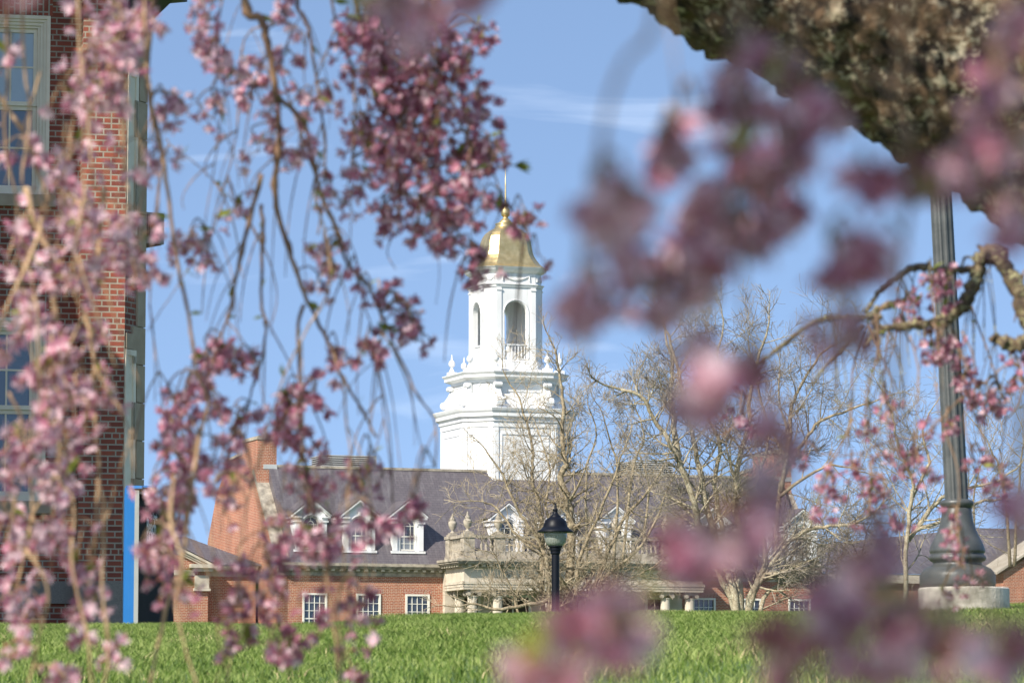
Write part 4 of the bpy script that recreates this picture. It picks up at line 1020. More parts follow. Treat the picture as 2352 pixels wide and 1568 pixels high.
def bare_tree(name, label, Y, base, stems, bark_m, twig_m, sub_len, kids, maxlev=3, rmin=.011, upb=.05, per=1.7, group=None, scale_r=1.0, start=.25, wig=.115):
    bx = pt(base[0], base[1], Y); b = Vector((bx.x, bx.y, ground_z(bx.x, bx.y) - .1))
    T = thing(name, Matrix.Translation(b), label, 'bare tree', group)
    tr = MB(); br = MB(); tw = MB(); pxm = Y / FPX
    for st in stems:
        pts_px, r0, r1 = st[0], st[1] * pxm / 2 * scale_r, st[2] * pxm / 2 * scale_r
        dj = rnd(-.8, .8) * (st[3] if len(st) > 3 else 1)
        P = []
        for i, (x, y) in enumerate(pts_px): P.append(pt(x, y, Y + dj * i / len(pts_px) * 1.6 + rnd(-.1, .1)))
        if len(st) <= 4 or not st[4]:
            if pts_px[0][1] > 1300: P = [Vector((b.x * .5 + P[0].x * .5, P[0].y, b.z + .2))] + P
        P = smooth_pts(P, 4); n = len(P)
        for i in range(1, n - 1): P[i] = P[i] + rvec() * (pxm * 1.6)
        R = [r0 + (r1 - r0) * i / (n - 1) for i in range(n)]
        tr.tube(P, R, 8)
        L_ = sum((P[i + 1] - P[i]).length for i in range(n - 1)); nk = int(L_ * per)
        for k in range(nk):
            t = rnd(start, 1.0); i = min(n - 2, int(t * (n - 1))); base_d = (P[i + 1] - P[i]).normalized(); side = rvec(); side.y *= .6; side = (side - base_d * side.dot(base_d)).normalized()
            if P[i].z < pt(1000, 1420, Y).z: continue
            grow((br, tw), P[i], base_d * rnd(.35, .9) + side, sub_len * rnd(.5, 1.1), max(rmin, R[i] * rnd(.3, .5)), 1, maxlev, upb, kids, rmin, wig)
        grow((br, tw), P[-1], P[-1] - P[-2], sub_len * .8, max(rmin, r1), 1, maxlev, upb, kids, rmin, wig)
    part('trunk', tr, bark_m, T, world_space=True, smooth=True, fix=False)
    part('branches', br, bark_m, T, world_space=True, smooth=True, fix=False)
    part('twigs', tw, twig_m, T, world_space=True, fix=False)
    return T
M_TWB = simple('bare_twig_tan', (0.24, 0.19, 0.125), (0.40, 0.335, 0.23), 2, .9)
M_TWD = simple('bare_twig_grey_brown', (0.13, 0.105, 0.08), (0.30, 0.26, 0.20), 2, .9)
GT = 'bare trees between the lawn and the library'
bare_tree('magnolia_tree', 'wide many stemmed tan bare tree in front of the portico behind the lamp post', 150, (1290, 1400),
  [([(1308, 1405), (1308, 1361), (1312, 1238), (1310, 1169), (1287, 1103), (1299, 1066), (1291, 1031), (1294, 954), (1288, 877), (1274, 800)], 26, 5),
   ([(1190, 1403), (1177, 1361), (1152, 1302), (1130, 1270)], 7, 3),
   ([(1268, 1371), (1226, 1386), (1152, 1398), (1093, 1388), (1050, 1392)], 11, 4, 1, True),
   ([(1250, 1405), (1245, 1300), (1241, 1213), (1236, 1152), (1222, 1103), (1224, 1060), (1214, 988), (1192, 915), (1160, 860)], 15, 3),
   ([(1262, 1405), (1255, 1290), (1243, 1253), (1205, 1192), (1174, 1140), (1155, 1092), (1120, 1040)], 13, 4),
   ([(1240, 1260), (1190, 1230), (1140, 1165), (1100, 1150)], 8, 3, 1, True),
   ([(1345, 1405), (1359, 1361), (1389, 1287), (1435, 1189), (1492, 1127), (1530, 1060)], 14, 4),
   ([(1375, 1405), (1384, 1331), (1460, 1268), (1507, 1194), (1530, 1130)], 13, 4),
   ([(1320, 1405), (1330, 1290), (1370, 1190), (1405, 1110), (1430, 1040)], 12, 4),
   ([(1290, 1405), (1275, 1260), (1255, 1160), (1262, 1080), (1240, 1000)], 10, 3),
   ([(1400, 1405), (1430, 1340), (1500, 1300), (1560, 1240)], 9, 3)],
  M_BARKM, M_TWB, 1.75, (0, 5, 4), 3, .0068, .03, 4.0, GT, .95, .0, .14)
bare_tree('pale_barked_tree', 'tall bare tree with pale mottled trunks right of the tower behind blurred blossoms', 140, (1700, 1400),
  [([(1688, 1400), (1655, 1320), (1625, 1255), (1604, 1199), (1590, 1137), (1567, 1073), (1553, 1038), (1511, 978), (1476, 915), (1427, 894)], 21, 7),
   ([(1560, 1050), (1546, 957), (1539, 904), (1543, 834), (1530, 780)], 16, 5, 1, True),
   ([(1692, 1400), (1665, 1300), (1627, 1180), (1612, 1100), (1592, 1010), (1567, 904), (1546, 806), (1530, 760)], 20, 5),
   ([(1660, 1220), (1640, 1110), (1655, 1020), (1625, 950), (1640, 850), (1660, 760)], 12, 4, 1, True),
   ([(1700, 1400), (1694, 1330), (1700, 1240), (1690, 1150), (1700, 1050), (1720, 960), (1730, 860), (1760, 770)], 24, 5),
   
   ([(1718, 1400), (1745, 1330), (1757, 1270), (1740, 1120), (1760, 1040)], 20, 6),
   ([(1722, 1400), (1760, 1310), (1814, 1243), (1875, 1211), (1940, 1205), (1974, 1196)], 15, 6),
   ([(1745, 1400), (1790, 1340), (1830, 1310), (1870, 1300)], 12, 5),
   ([(1700, 1400), (1690, 1300), (1600, 1250), (1540, 1240)], 9, 4, 1, True)],
  M_BARKT, M_TWD, 2.1, (0, 7, 6), 3, .0062, .04, 2.7, GT, 1.0, .25, .12)
bare_tree('spreading_tree', 'bare tree with upswept grey branches between the pale trunks and the fluted pole', 150, (1800, 1400),
  [([(1780, 1300), (1790, 1140), (1814, 1063), (1849, 1010), (1884, 968), (1954, 940), (2000, 925)], 13, 4),
   ([(1795, 1130), (1815, 1000), (1817, 940), (1835, 894), (1884, 817), (1920, 790)], 12, 4, 1, True),
   ([(1810, 1060), (1760, 960), (1740, 880), (1720, 800)], 9, 3, 1, True),
   ([(1790, 1140), (1860, 1090), (1910, 1070), (1990, 1085)], 9, 3, 1, True),
   ([(1815, 1000), (1790, 930), (1790, 850)], 8, 3, 1, True)],
  M_BARKM, M_TWD, 2.4, (0, 7, 6), 3, .0062, .04, 2.1, GT, .95, .1)
bare_tree('forked_tree', 'bare forked tree standing directly behind the fluted pole', 130, (2085, 1400),
  [([(2080, 1400), (2085, 1234), (2096, 1132), (2086, 1076), (2060, 1010), (2050, 950)], 14, 4),
   ([(2086, 1240), (2129, 1181), (2162, 1145), (2220, 1120), (2293, 1102), (2340, 1070)], 13, 4, 1, True),
   ([(2100, 1220), (2180, 1190), (2260, 1150), (2330, 1150)], 10, 4, 1, True),
   ([(2096, 1140), (2130, 1060), (2120, 990), (2140, 940)], 9, 3, 1, True)],
  M_BARKT, M_TWD, 2.2, (0, 7, 5), 3, .006, .04, 2.4, GT, .95, .15)
bare_tree('slender_tree', 'thin grey brown bare tree between the tower and the pale trunks', 160, (1430, 1400),
  [([(1430, 1300), (1453, 1080), (1478, 1010), (1465, 950), (1450, 900)], 8, 2.5),
   ([(1410, 1300), (1420, 1110), (1400, 1010), (1380, 940)], 8, 2.5),
   ([(1480, 1250), (1490, 1120), (1475, 1060), (1440, 1000)], 7, 2.5),
   ([(1350, 1300), (1345, 1100), (1370, 1000), (1350, 930)], 7, 2.5)],
  M_BARKM, M_TWD, 2.0, (0, 6, 5), 3, .0075, .05, 2.2, GT, .9, .1)
bare_tree('bare_shrub', 'low twiggy bare shrub by the right gable of the library', 165, (1930, 1330),
  [([(1900, 1330), (1905, 1260), (1890, 1210)], 6, 2), ([(1920, 1330), (1940, 1260), (1950, 1200)], 6, 2), ([(1945, 1330), (1980, 1270), (1995, 1210)], 6, 2), ([(1890, 1330), (1860, 1290), (1845, 1270)], 6, 2),
   ([(1960, 1330), (2020, 1290), (2040, 1250)], 6, 2)],
  M_BARKD, M_TWD, 1.6, (0, 5, 4), 3, .008, .05, 3.2, GT, .9, .0)
bare_tree('distant_bare_tree', 'thin bare tree at the right edge beyond the low brick wing', 190, (2330, 1400),
  [([(2320, 1300), (2310, 1150), (2290, 1060), (2260, 1000)], 9, 3), ([(2330, 1300), (2340, 1120), (2350, 1000)], 9, 3), ([(2240, 1300), (2235, 1150), (2250, 1080)], 7, 3)],
  M_BARKM, M_TWD, 2.8, (0, 5, 4), 3, .009, .05, 1.4, GT, .9, .1)

# ------------------------------------------------------------------ cherry blossom
def petal(mb, c, ax, out, L_, w, cup):
    """c centre, ax flower axis, out direction of petal"""
    s = ax.cross(out).normalized(); tip = c + out * L_ + ax * L_ * cup; mid = c + out * L_ * .62 + ax * L_ * cup * .35
    mb.add([c + s * w * .18, c - s * w * .18, mid - s * w * .5, tip - s * w * .28, tip * .94 + mid * .06 + (mid - tip) * .12, tip + s * w * .28, mid + s * w * .5], [(0, 1, 2, 6), (6, 2, 3, 4), (6, 4, 5)])
def flower(mb, c, ax, size, tone, np_=9):
    ax = ax.normalized(); o = ax.orthogonal().normalized(); w2 = ax.cross(o); ph = rnd(0, 6.28); op = rnd(.05, .9)
    for k in range(np_):
        a = ph + 2 * pi * k / np_ + rnd(-.15, .15); dr = o * cos(a) + w2 * sin(a)
        r_ = random.random(); mb.cur = (0 if r_ < tone[0] else (1 if r_ < tone[0] + tone[1] else 2))
        petal(mb, c, ax, dr, size * .5 * rnd(.85, 1.1), size * rnd(.20, .28), op + rnd(-.15, .25))
    mb.cur = 3
    mb.tube([c - ax * size * .28, c], [size * .045, size * .075], 5)
def leaf(mb, c, d, L_):
    mb.cur = 4; d = d.normalized(); s = d.orthogonal().normalized(); s = (s + rvec() * .4); s = (s - d * s.dot(d)).normalized(); n = d.cross(s)
    mb.add([c, c + d * L_ * .5 + s * L_ * .2 + n * L_ * .06, c + d * L_, c + d * L_ * .5 - s * L_ * .2 + n * L_ * .06, c + d * L_ * .5], [(0, 4, 1), (4, 2, 1), (0, 3, 4), (3, 2, 4)])
TONE_LIT = (.62, .32, .06); TONE_SHADE = (.28, .48, .24); TONE_N = (.32, .50, .18)  # petal mixes: paler for lit sprays, deeper for shaded ones, light put into colour
class Cherry:
    def __init__(s, name, label, base):
        s.T = thing(name, Matrix.Translation(base), label, 'cherry tree'); s.st = []
    def strand(s, P_px, Y, w0, w1, material=M_TWIG, dy=0.0, smooth_n=4, sides=6):
        pxm = Y / FPX
        P = [pt(x, y, Y + dy * i / max(1, len(P_px) - 1)) for i, (x, y) in enumerate(P_px)]
        P = smooth_pts(P, smooth_n); n = len(P)
        for i in range(1, n): P[i] += rvec() * pxm * 1.2
        R = [(w0 + (w1 - w0) * i / (n - 1)) * pxm / 2 * rnd(.85, 1.12) * (1.35 if random.random() < .12 else 1.0) for i in range(n)]
        w = MB(); w.tube(P, R, sides); f = MB()
        px = []
        for p in P:
            q = p / p.y; # projected
            t = FPX / (q.y * CP + q.z * SP); px.append((CX + q.x * t, CY - (q.z * CP - q.y * SP) * t))
        S = dict(P=P, px=px, Y=Y, wood=w, fl=f, mat=material); s.st.append(S); return S
    def spray(s, S, c, n, size, tone, leafp=.12, droop=True, spread=1.0):
        """umbel of n flowers around point c"""
        for k in range(n):
            d = rvec().normalized() * rnd(.5, 1.2); d.z -= .5
            e = c + d * size * rnd(.7, 1.25) * spread
            S['wood'].tube([c, c.lerp(e, .5) + Vector((0, 0, size * .12)), e], [.0007 * size / .03 + .0002] * 3, 3, cap=False)
            flower(S['fl'], e, (d + rvec() * .4), size * rnd(.85, 1.12), tone, 8)
        if random.random() < leafp: leaf(S['fl'], c, rvec() - Vector((0, 0, .3)), size * rnd(.8, 1.3))
    def blob(s, x, y, rx, ry, n, Y, size=.029, tone=TONE_LIT, leafp=.16):
        best = None
        for S in s.st:
            for i, (a, b) in enumerate(S['px']):
                d = (a - x) ** 2 + (b - y) ** 2 + ((S['Y'] - Y) * 60) ** 2
                if best is None or d < best[0]: best = (d, S, i)
        _, S, i0 = best; Yb = S['P'][i0].y * .5 + Y * .5
        done = 0
        while done < n:
            # a drooping spur through the blob
            k = min(n - done, random.choice((3, 4, 5, 6, 8)))
            ax, ay = x + random.gauss(0, .42) * rx, y + random.gauss(0, .42) * ry
            L_ = rnd(.5, 1.2) * min(rx, ry); Yk = Yb + rnd(-.5, .5) * .35 * min(1.0, Y / 4)
            a0 = rnd(-.5, .5); p0 = pt(ax - L_ * .5 * sin(a0), ay - L_ * .5 * cos(a0), Yk); p1 = pt(ax + L_ * .5 * sin(a0 + .4), ay + L_ * .5 * cos(a0 + .4), Yk)
            # join to the nearest bough
            bi = min(range(len(S['px'])), key=lambda i: (S['px'][i][0] - ax) ** 2 + (S['px'][i][1] - ay + 25) ** 2)
            q = S['P'][bi]; m_ = q.lerp(p0, .55) + Vector((0, 0, .12 * (q - p0).length))
            r = .0011 * Y / 6
            S['wood'].tube(smooth_pts([q, m_, p0, p0.lerp(p1, .5), p1], 3), [r * 1.3] * 13, 4)
            j = 0
            while j < k:
                u = min(3, k - j); c = p0.lerp(p1, rnd(0, 1)) + rvec() * .004
                s.spray(S, c, u, size, tone, leafp); j += u
            done += k
    def finish(s):
        for S in s.st:
            b = S.get('obj') or part('hanging_branch', S['wood'], S['mat'], s.T, world_space=True, smooth=True, fix=False)
            if S['fl'].f: part('blossoms', S['fl'], M_PET, b, world_space=True, fix=False)
def shade_canopy(T, n, boxf, size, tone, name='crown_shade_blossoms'):  # unseen crown blossoms, added sunward of their targets to cast shade
    f = MB()
    cl = max(1, n // 9)
    for k in range(cl):
        c = boxf()
        for j in range(9): flower(f, c + rvec() * size * 1.4, rvec(), size * rnd(.9, 1.2), tone, 6)
    part(name, f, M_PET, T, world_space=True, fix=False)
# ---- left weeping cherry
CL = Cherry('weeping_cherry_tree', 'weeping cherry with long pink strands hanging across the brick hall and sky at left', Vector((-3.2, 5.2, -0.9)))
def over(T, pts, rads, mat_, name='limb'):
    w = MB(); P = smooth_pts([Vector(p) for p in pts], 6); n = len(P); R = []
    for i in range(n):
        t = i / (n - 1) * (len(rads) - 1); k = min(len(rads) - 2, int(t)); R.append(rads[k] + (rads[k + 1] - rads[k]) * (t - k))
    w.tube(P, R, 14); return part(name, w, mat_, T, world_space=True, smooth=True, fix=False)
over(CL.T, [(-3.2, 5.2, -1.1), (-3.1, 5.4, .4), (-2.9, 5.8, 1.6), (-2.2, 6.2, 2.5), (-1.2, 6.5, 2.7), (-.3, 6.8, 2.4), (.2, 7.2, 1.9)], [.22, .2, .17, .13, .09, .06, .03], M_BARKF, 'trunk')
over(CL.T, [(-2.9, 5.8, 1.6), (-2.0, 5.4, 2.1), (-1.1, 5.4, 1.9), (-.6, 5.6, 1.6)], [.1, .07, .05, .03], M_BARKF)
D1, D2 = 6.6, 5.6
ST = CL.strand
ST([(520, -320), (559, 0), (598, 43), (613, 97), (629, 174), (636, 232), (642, 309), (632, 406), (636, 476), (656, 549), (675, 606), (699, 671), (734, 745), (769, 815), (787, 868), (822, 924), (864, 1005)], D1, 21, 6)
ST([(636, 217), (698, 286), (721, 379), (737, 445), (772, 526), (798, 606), (840, 646), (875, 717), (910, 804), (963, 913), (998, 963), (1001, 1072)], D1, 13, 4)
ST([(390, -200), (340, 120), (348, 240), (370, 330), (385, 440), (400, 551), (411, 622), (432, 720), (439, 776), (453, 857), (478, 924), (464, 980), (435, 1079), (425, 1200)], D1 - .3, 12, 6)
ST([(600, 400), (562, 551), (541, 639), (530, 710), (509, 769), (480, 860)], D1, 12, 5)
ST([(600, 470), (604, 551), (601, 622), (601, 710), (611, 741), (604, 815), (573, 920), (566, 1001)], D1 + .2, 10, 4)
ST([(699, 699), (685, 748), (689, 868), (696, 973), (703, 1102), (715, 1250)], D1, 10, 5)
ST([(690, -200), (680, 0), (698, 39), (714, 97), (729, 193), (745, 309), (745, 425), (730, 540)], D1, 11, 4)
ST([(740, -200), (772, 58), (810, 155), (814, 271), (807, 367), (790, 480)], D1, 7, 3)
ST([(380, 320), (404, 344), (462, 387), (520, 445), (571, 510), (620, 600)], D1 + .4, 3, 2)
ST([(760, -150), (830, 60), (861, 232), (926, 329), (965, 425), (985, 503), (1062, 561), (1100, 610)], D1 + .2, 9, 3)
ST([(800, -200), (930, 20), (1000, 140), (1081, 329), (1154, 367), (1180, 380)], D1 + .1, 9, 3)
ST([(900, -200), (980, 0), (1040, 160), (1090, 300), (1150, 440), (1200, 520), (1232, 590)], D1 + .2, 7, 2.5)
ST([(560, -200), (500, 60), (520, 180), (500, 330), (470, 520), (455, 640)], D1, 5, 2)
ST([(620, -200), (640, 30), (560, 90), (545, 300), (515, 420), (470, 560), (385, 690), (340, 760)], D1 + .3, 5, 2)
ST([(870, 640), (875, 760), (868, 860), (880, 960), (840, 1110)], D1 + .4, 4, 2)
ST([(720, 440), (760, 640), (690, 780), (640, 900), (600, 1030), (560, 1200), (540, 1430), (520, 1580)], D1 - .5, 6, 3, M_TWIG_LIT)
ST([(787, 868), (795, 960), (805, 1040), (800, 1130), (790, 1300), (775, 1400), (790, 1570)], D1 - .6, 6, 4, M_TWIG_LIT)
ST([(560, 1000), (600, 1180), (620, 1330), (650, 1480), (670, 1580)], D1 - .6, 6, 4)
ST([(464, 980), (440, 1120), (420, 1280), (380, 1400), (345, 1570)], D1 - .8, 12, 8, M_TWIG_LIT)
ST([(700, 1100), (740, 1250), (760, 1400), (775, 1500), (780, 1600)], D1 - .8, 8, 6)
ST([(425, 1200), (490, 1350), (500, 1450), (530, 1600)], D1 - .5, 5, 3)
ST([(360, -150), (345, 100), (340, 230), (370, 380), (350, 560), (345, 700), (365, 850), (375, 960)], D1 + .3, 5, 2.5)
ST([(960, -200), (1000, 60), (1010, 200), (1000, 330), (985, 420)], D1, 6, 3)
ST([(650, 180), (720, 400), (790, 560), (850, 740), (865, 830), (850, 1000)], D1 + .1, 5, 2)
# pendulous side shoots
for S in list(CL.st):
    for _ in range(5):
        i = random.randrange(2, len(S['P']) - 3); x, y = S['px'][i]
        if y > 1250 or y < -60: continue
        dx = rnd(-90, 90); L_ = rnd(90, 330); Yk = S['P'][i].y
        q = [S['P'][i]] + [pt(x + dx * a, y + L_ * b, Yk + rnd(-.05, .05)) for a, b in ((.35, .12 + rnd(0, .1)), (.75, .45), (.95, .75), (rnd(.7, 1.15), 1.0))]
        q = smooth_pts(q, 4); w0 = rnd(2.6, 5.0) * Yk / FPX / 2
        S['wood'].tube(q, [w0 * (1 - .55 * k / (len(q) - 1)) * rnd(.9, 1.2) for k in range(len(q))], 5, cap=False)
# curtain before the brick hall
for a, b, P in ((D2, 12, [(-40, 180), (0, 226), (46, 289), (66, 328), (79, 377), (110, 460), (95, 560)]), (D2, 12, [(215, 200), (197, 295), (177, 328), (148, 387), (118, 450), (60, 540), (20, 640)]),
                (D2, 12, [(60, 430), (89, 534), (131, 597), (154, 642), (184, 698), (190, 728), (164, 784), (150, 850)]), (D2, 13, [(240, 430), (230, 541), (217, 639), (197, 705), (210, 777), (217, 843), (220, 974), (225, 1100), (218, 1230), (200, 1400)]),
                (D2, 11, [(95, 500), (89, 534), (66, 600), (20, 692), (-20, 800)]), (D2, 12, [(120, 680), (131, 728), (141, 800), (138, 941), (130, 1090), (75, 1180), (60, 1260), (20, 1420)]),
                (D2, 9, [(10, -200), (14, 0), (18, 160), (10, 330), (40, 480), (10, 620)]), (D2, 9, [(160, -200), (178, 0), (185, 120), (200, 260), (215, 420)]), (D2, 9, [(250, -200), (260, 0), (290, 120), (280, 300), (300, 480), (320, 580)]),
                (D2, 8, [(60, -200), (50, 100), (70, 260), (50, 420), (90, 500)]), (D2, 9, [(330, -100), (335, 120), (350, 240), (345, 330)]), (D2, 8, [(217, 843), (250, 900), (290, 970), (310, 1080)]),
                (D2, 9, [(130, 1090), (170, 1160), (165, 1300), (200, 1460), (210, 1590)]), (D2, 8, [(20, 900), (60, 1000), (40, 1130), (10, 1250)]), (D2, 9, [(225, 1100), (240, 1180), (235, 1350), (250, 1500), (230, 1600)]),
                (D2, 8, [(60, 1260), (110, 1350), (90, 1460), (60, 1590)]), (D2, 9, [(400, 1090), (390, 1190), (420, 1290), (405, 1400), (460, 1600)])):
    CL.strand(P, a + rnd(-.3, .3), b, b * .55, M_TWIG_LIT)
for _ in range(16):
    x = rnd(-20, 320); y = rnd(0, 1100); dx = rnd(-90, 90)
    CL.strand([(x, y), (x + dx * .4, y + 110), (x + dx, y + 260)], D2 + rnd(-.4, .5), rnd(5, 8), 3, M_TWIG_LIT)
B1 = [(270,30,80,50,40),(250,100,90,60,44),(330,30,40,40,18),(210,180,60,90,34),(30,120,30,70,8),(25,330,50,50,14),(80,350,30,30,8),(240,230,50,60,24),(350,350,50,40,20),(130,430,60,60,26),(190,480,70,50,28),
 (60,520,50,60,22),(280,510,80,60,36),(230,590,80,50,28),(310,590,50,30,14),(150,620,60,60,22),(40,640,30,50,9),(70,700,60,50,18),(0,790,40,30,8),(120,800,60,50,22),(230,760,30,30,7),(200,870,70,70,34),(110,900,60,60,26),
 (150,960,80,60,34),(60,1030,60,50,26),(150,1060,60,50,22),(30,1080,40,40,12),(100,1130,50,40,14),(20,1190,40,40,14),(80,1250,70,50,26),(150,1210,50,40,14),(200,1310,50,50,22),(30,1350,60,50,16),(90,1420,80,40,16),
 (200,1390,35,40,9),(250,1500,40,30,9),(110,1550,70,20,11),(20,1500,30,40,7),(190,1450,30,30,6),(290,560,60,50,14),(160,330,40,50,8)]
for x, y, rx, ry, n in B1: CL.blob(x, y, rx, ry, int(n * .82), D2, .028, TONE_LIT, .25)
B2 = [(470,40,40,50,16),(500,110,40,60,22),(520,160,35,40,12),(570,190,60,60,24),(640,120,50,60,12),(400,240,45,35,18),(490,260,50,50,12),(440,560,60,30,22),(700,330,45,60,12),(690,250,50,50,8),(740,220,40,50,8),
 (515,465,30,25,8),(740,410,40,40,12),(760,570,35,45,10),(640,30,40,40,10),(600,260,50,60,12),(590,330,40,40,6),
 (850,60,120,60,85),(960,60,120,60,75),(1090,70,50,30,14),(880,150,110,70,85),(1000,150,80,70,65),(930,240,120,70,85),(1060,230,50,60,36),(840,290,70,50,34),(950,330,120,60,75),(1090,310,45,50,32),(860,390,70,60,40),
 (980,420,80,60,42),(1060,390,60,50,22),(1130,345,35,28,12),(890,470,60,50,26),(1010,490,70,40,24),(1000,555,65,35,24),(1090,570,40,30,9),(1150,470,45,25,12),(1200,480,30,20,6),(1210,530,20,35,6),(1110,600,60,30,14),
 (1070,645,14,18,3),(1235,590,12,12,2),(500,800,50,40,28),(560,830,28,18,9),(480,860,40,30,12),(440,910,60,55,36),(400,990,40,45,24),(540,950,35,22,14),(440,1060,75,60,46),(680,915,50,45,40),(655,980,40,50,22),
 (525,1040,45,30,16),(700,1030,25,28,9),(840,1080,70,25,20),(690,1110,60,50,22),(380,1150,50,55,30),(370,1240,50,50,22),(500,1140,40,50,10),(650,1200,55,45,22),(590,1290,50,40,18),(850,1185,45,35,16),(950,1175,50,35,18),
 (760,1210,45,40,12),(640,1350,50,40,16),(740,1290,50,45,16),(560,1370,50,35,14),(520,1430,45,25,9),(660,1460,45,40,16),(840,1320,22,35,6),(790,1370,35,35,7),(720,1430,30,30,6),(860,1465,16,16,3),(640,1510,30,30,6),
 (810,1520,40,22,8),(530,1510,18,20,3),(350,1350,30,40,8),(400,1330,30,40,8),(780,800,30,30,10),(840,800,30,20,9),(930,740,30,40,14),(900,680,30,40,12),(960,770,20,25,8),(830,650,40,25,8),(880,770,15,25,5),(905,1010,25,25,0),
 (730,640,22,22,4),(770,590,30,20,6)]
for x, y, rx, ry, n in B2:
    if n: CL.blob(x, y, rx, ry, n, D1 - (.7 if y > 1150 else 0), .0275, TONE_SHADE if (x > 780 or y > 700) else TONE_LIT, .14)
def strand_leaves(S, n, L_=.03):
    for _ in range(n):
        p = random.choice(S['P']); leaf(S['fl'], p, rvec() + Vector((0, 0, .2)), L_ * rnd(.6, 1.2))
for S in CL.st[:16]: strand_leaves(S, 5)
for q in range(5): leaf(CL.st[10]['fl'], CL.st[10]['P'][-1], Vector((1, rnd(-.4, .4), rnd(-.6, .6))), .035)
CL.finish()
def top_z(Y): return pt(CX, -60, Y).z
def boxL():
    while True:
        tgt = Vector((rnd(-.62, .25), rnd(6.2, 7.2), rnd(-.1, 1.2))) if random.random() < .85 else Vector((rnd(-1.2, -.5), rnd(5.3, 6), rnd(-.1, 1.2)))
        p = tgt + SV * rnd(1.5, 3.0)
        if p.z > top_z(max(.5, p.y)) + .15: return p
shade_canopy(CL.T, 3000, boxL, .034, TONE_SHADE)  # out-of-view crown added to dapple the left strands
# ---- right weeping cherry
CRT = Cherry('old_cherry_tree', 'old cherry with thick lichen covered limb arching across the upper right corner', Vector((1.25, 6.0, -0.9)))
def big_limb():
    w = MB(); Yb = 8.6
    px = [(900, -760, 300), (1150, -540, 440), (1470, -325, 600), (1760, -170, 640), (2020, -20, 640), (2290, 130, 640), (2530, 300, 640), (2760, 560, 660), (2900, 900, 680), (2960, 1500, 740), (2980, 2700, 840)]
    P = smooth_pts([pt(x, y, Yb) for x, y, _ in px], 22); n = len(P); R = []
    for i in range(n):
        t = i / 22; k = min(len(px) - 2, int(t)); R.append((px[k][2] + (px[k + 1][2] - px[k][2]) * (t - k)) * Yb / FPX / 2)
    w.tube(P, R, 110)
    out = []; m_ = 110
    for i, v in enumerate(w.v):
        c = P[i // m_]; d = (Vector(v) - c); q = Vector(v)
        a = noise.fractal(q * 8, 1.0, 2.0, 5); b2 = abs(noise.noise(q * 20)); e = noise.noise(q * 2.6); f_ = noise.noise(q * 45)
        out.append(tuple(q + d.normalized() * (a * .026 + b2 * .026 + e * .018 + f_ * .010 - .016)))
    w.v = out
    return part('lichen_limb', w, M_BARKF, CRT.T, world_space=True, smooth=True, fix=False)
big_limb()
YH = 8.2
def knob(P_px, Y, w0, w1, mat_=M_BARKB, rough=.3):
    S = CRT.strand(P_px, Y, w0, w1, mat_, smooth_n=6, sides=12)
    out = []
    for v in S['wood'].v:
        q = Vector(v); out.append(tuple(q + rvec() * .0006 + Vector((noise.noise(q * 70), noise.noise(q * 70 + Vector((5, 0, 0))), noise.noise(q * 70 + Vector((0, 9, 0))))) * (.0065 * (w0 / 34))))
    S['wood'].v = out; return S
def c9(x, y): return ((1960 + x / 2.903) * .91875, (460 + y / 2.903) * .91875)
knob([(2620, 760), (2480, 800), (2400, 790)] + [c9(*p) for p in ((1780, 1000), (1730, 880), (1690, 750), (1610, 610), (1540, 520), (1480, 500), (1430, 560), (1400, 650), (1370, 760), (1300, 880), (1190, 970), (1120, 1010))], YH, 46, 27)
knob([c9(*p) for p in ((1420, 600), (1280, 620), (1100, 620), (980, 598), (880, 640), (800, 700), (700, 770), (640, 860), (590, 930))], YH, 20, 8)
knob([c9(*p) for p in ((1150, 1000), (980, 1020), (800, 1040), (700, 1060), (640, 1110), (580, 1190))], YH, 22, 13)
knob([c9(*p) for p in ((880, 850), (700, 900), (640, 950), (560, 968))] + [(1935, 728), (1890, 732), (1850, 752), (1800, 790), (1770, 815), (1735, 838)], YH, 17, 9)
knob([(2620, 790), (2480, 800)] + [c9(*p) for p in ((1780, 1150), (1700, 1170), (1600, 1150), (1500, 1110))], YH - .1, 44, 24)
knob([c9(*p) for p in ((700, 960), (660, 1000), (690, 1060))], YH, 12, 12)
knob([c9(*p) for p in ((1290, 600), (1310, 540), (1360, 530), (1385, 600), (1340, 720))], YH - .05, 6, 4)
knob([(1985, 745), (1940, 800), (1890, 850), (1850, 900)], YH, 9, 5)
for P in ([(2010, 720), (2020, 800), (2000, 870), (1985, 930)], [(1995, 745), (2030, 830), (2060, 900)], [(2060, 735), (2050, 800), (2010, 900), (1990, 990)], [(2090, 770), (2110, 850), (2105, 960), (2100, 1060)], [(1990, 760), (1960, 840), (1955, 930), (1940, 1060)],
          [(2210, 760), (2240, 830), (2225, 910), (2260, 1010), (2290, 1080)], [(2200, 790), (2230, 880), (2215, 960), (2245, 1100)], [(2150, 880), (2160, 960), (2200, 1080), (2200, 1200), (2210, 1300)], [(2330, 820), (2260, 880), (2200, 920), (2120, 1000), (2050, 1010), (1960, 1045), (1880, 1040)],
          [(2060, 1000), (2090, 1070), (2070, 1160)], [(1960, 960), (1900, 1090), (1880, 1160)], [(2352, 880), (2330, 940), (2290, 980)], [(2140, 650), (2150, 760), (2160, 830)], [(2060, 660), (2075, 740), (2090, 790)], [(1760, 830), (1720, 880), (1700, 960), (1660, 1000)],
          [(2230, 700), (2300, 900), (2310, 960), (2280, 1150)], [(2000, 1060), (2000, 1130), (1990, 1200)], [(2352, 620), (2330, 740)], [(2040, 690), (1990, 760)], [(2040, 760), (2030, 900), (2040, 1000)]):
    CRT.strand(P, YH + rnd(-.5, .3), rnd(3.5, 6), 2.5, M_TWIG)
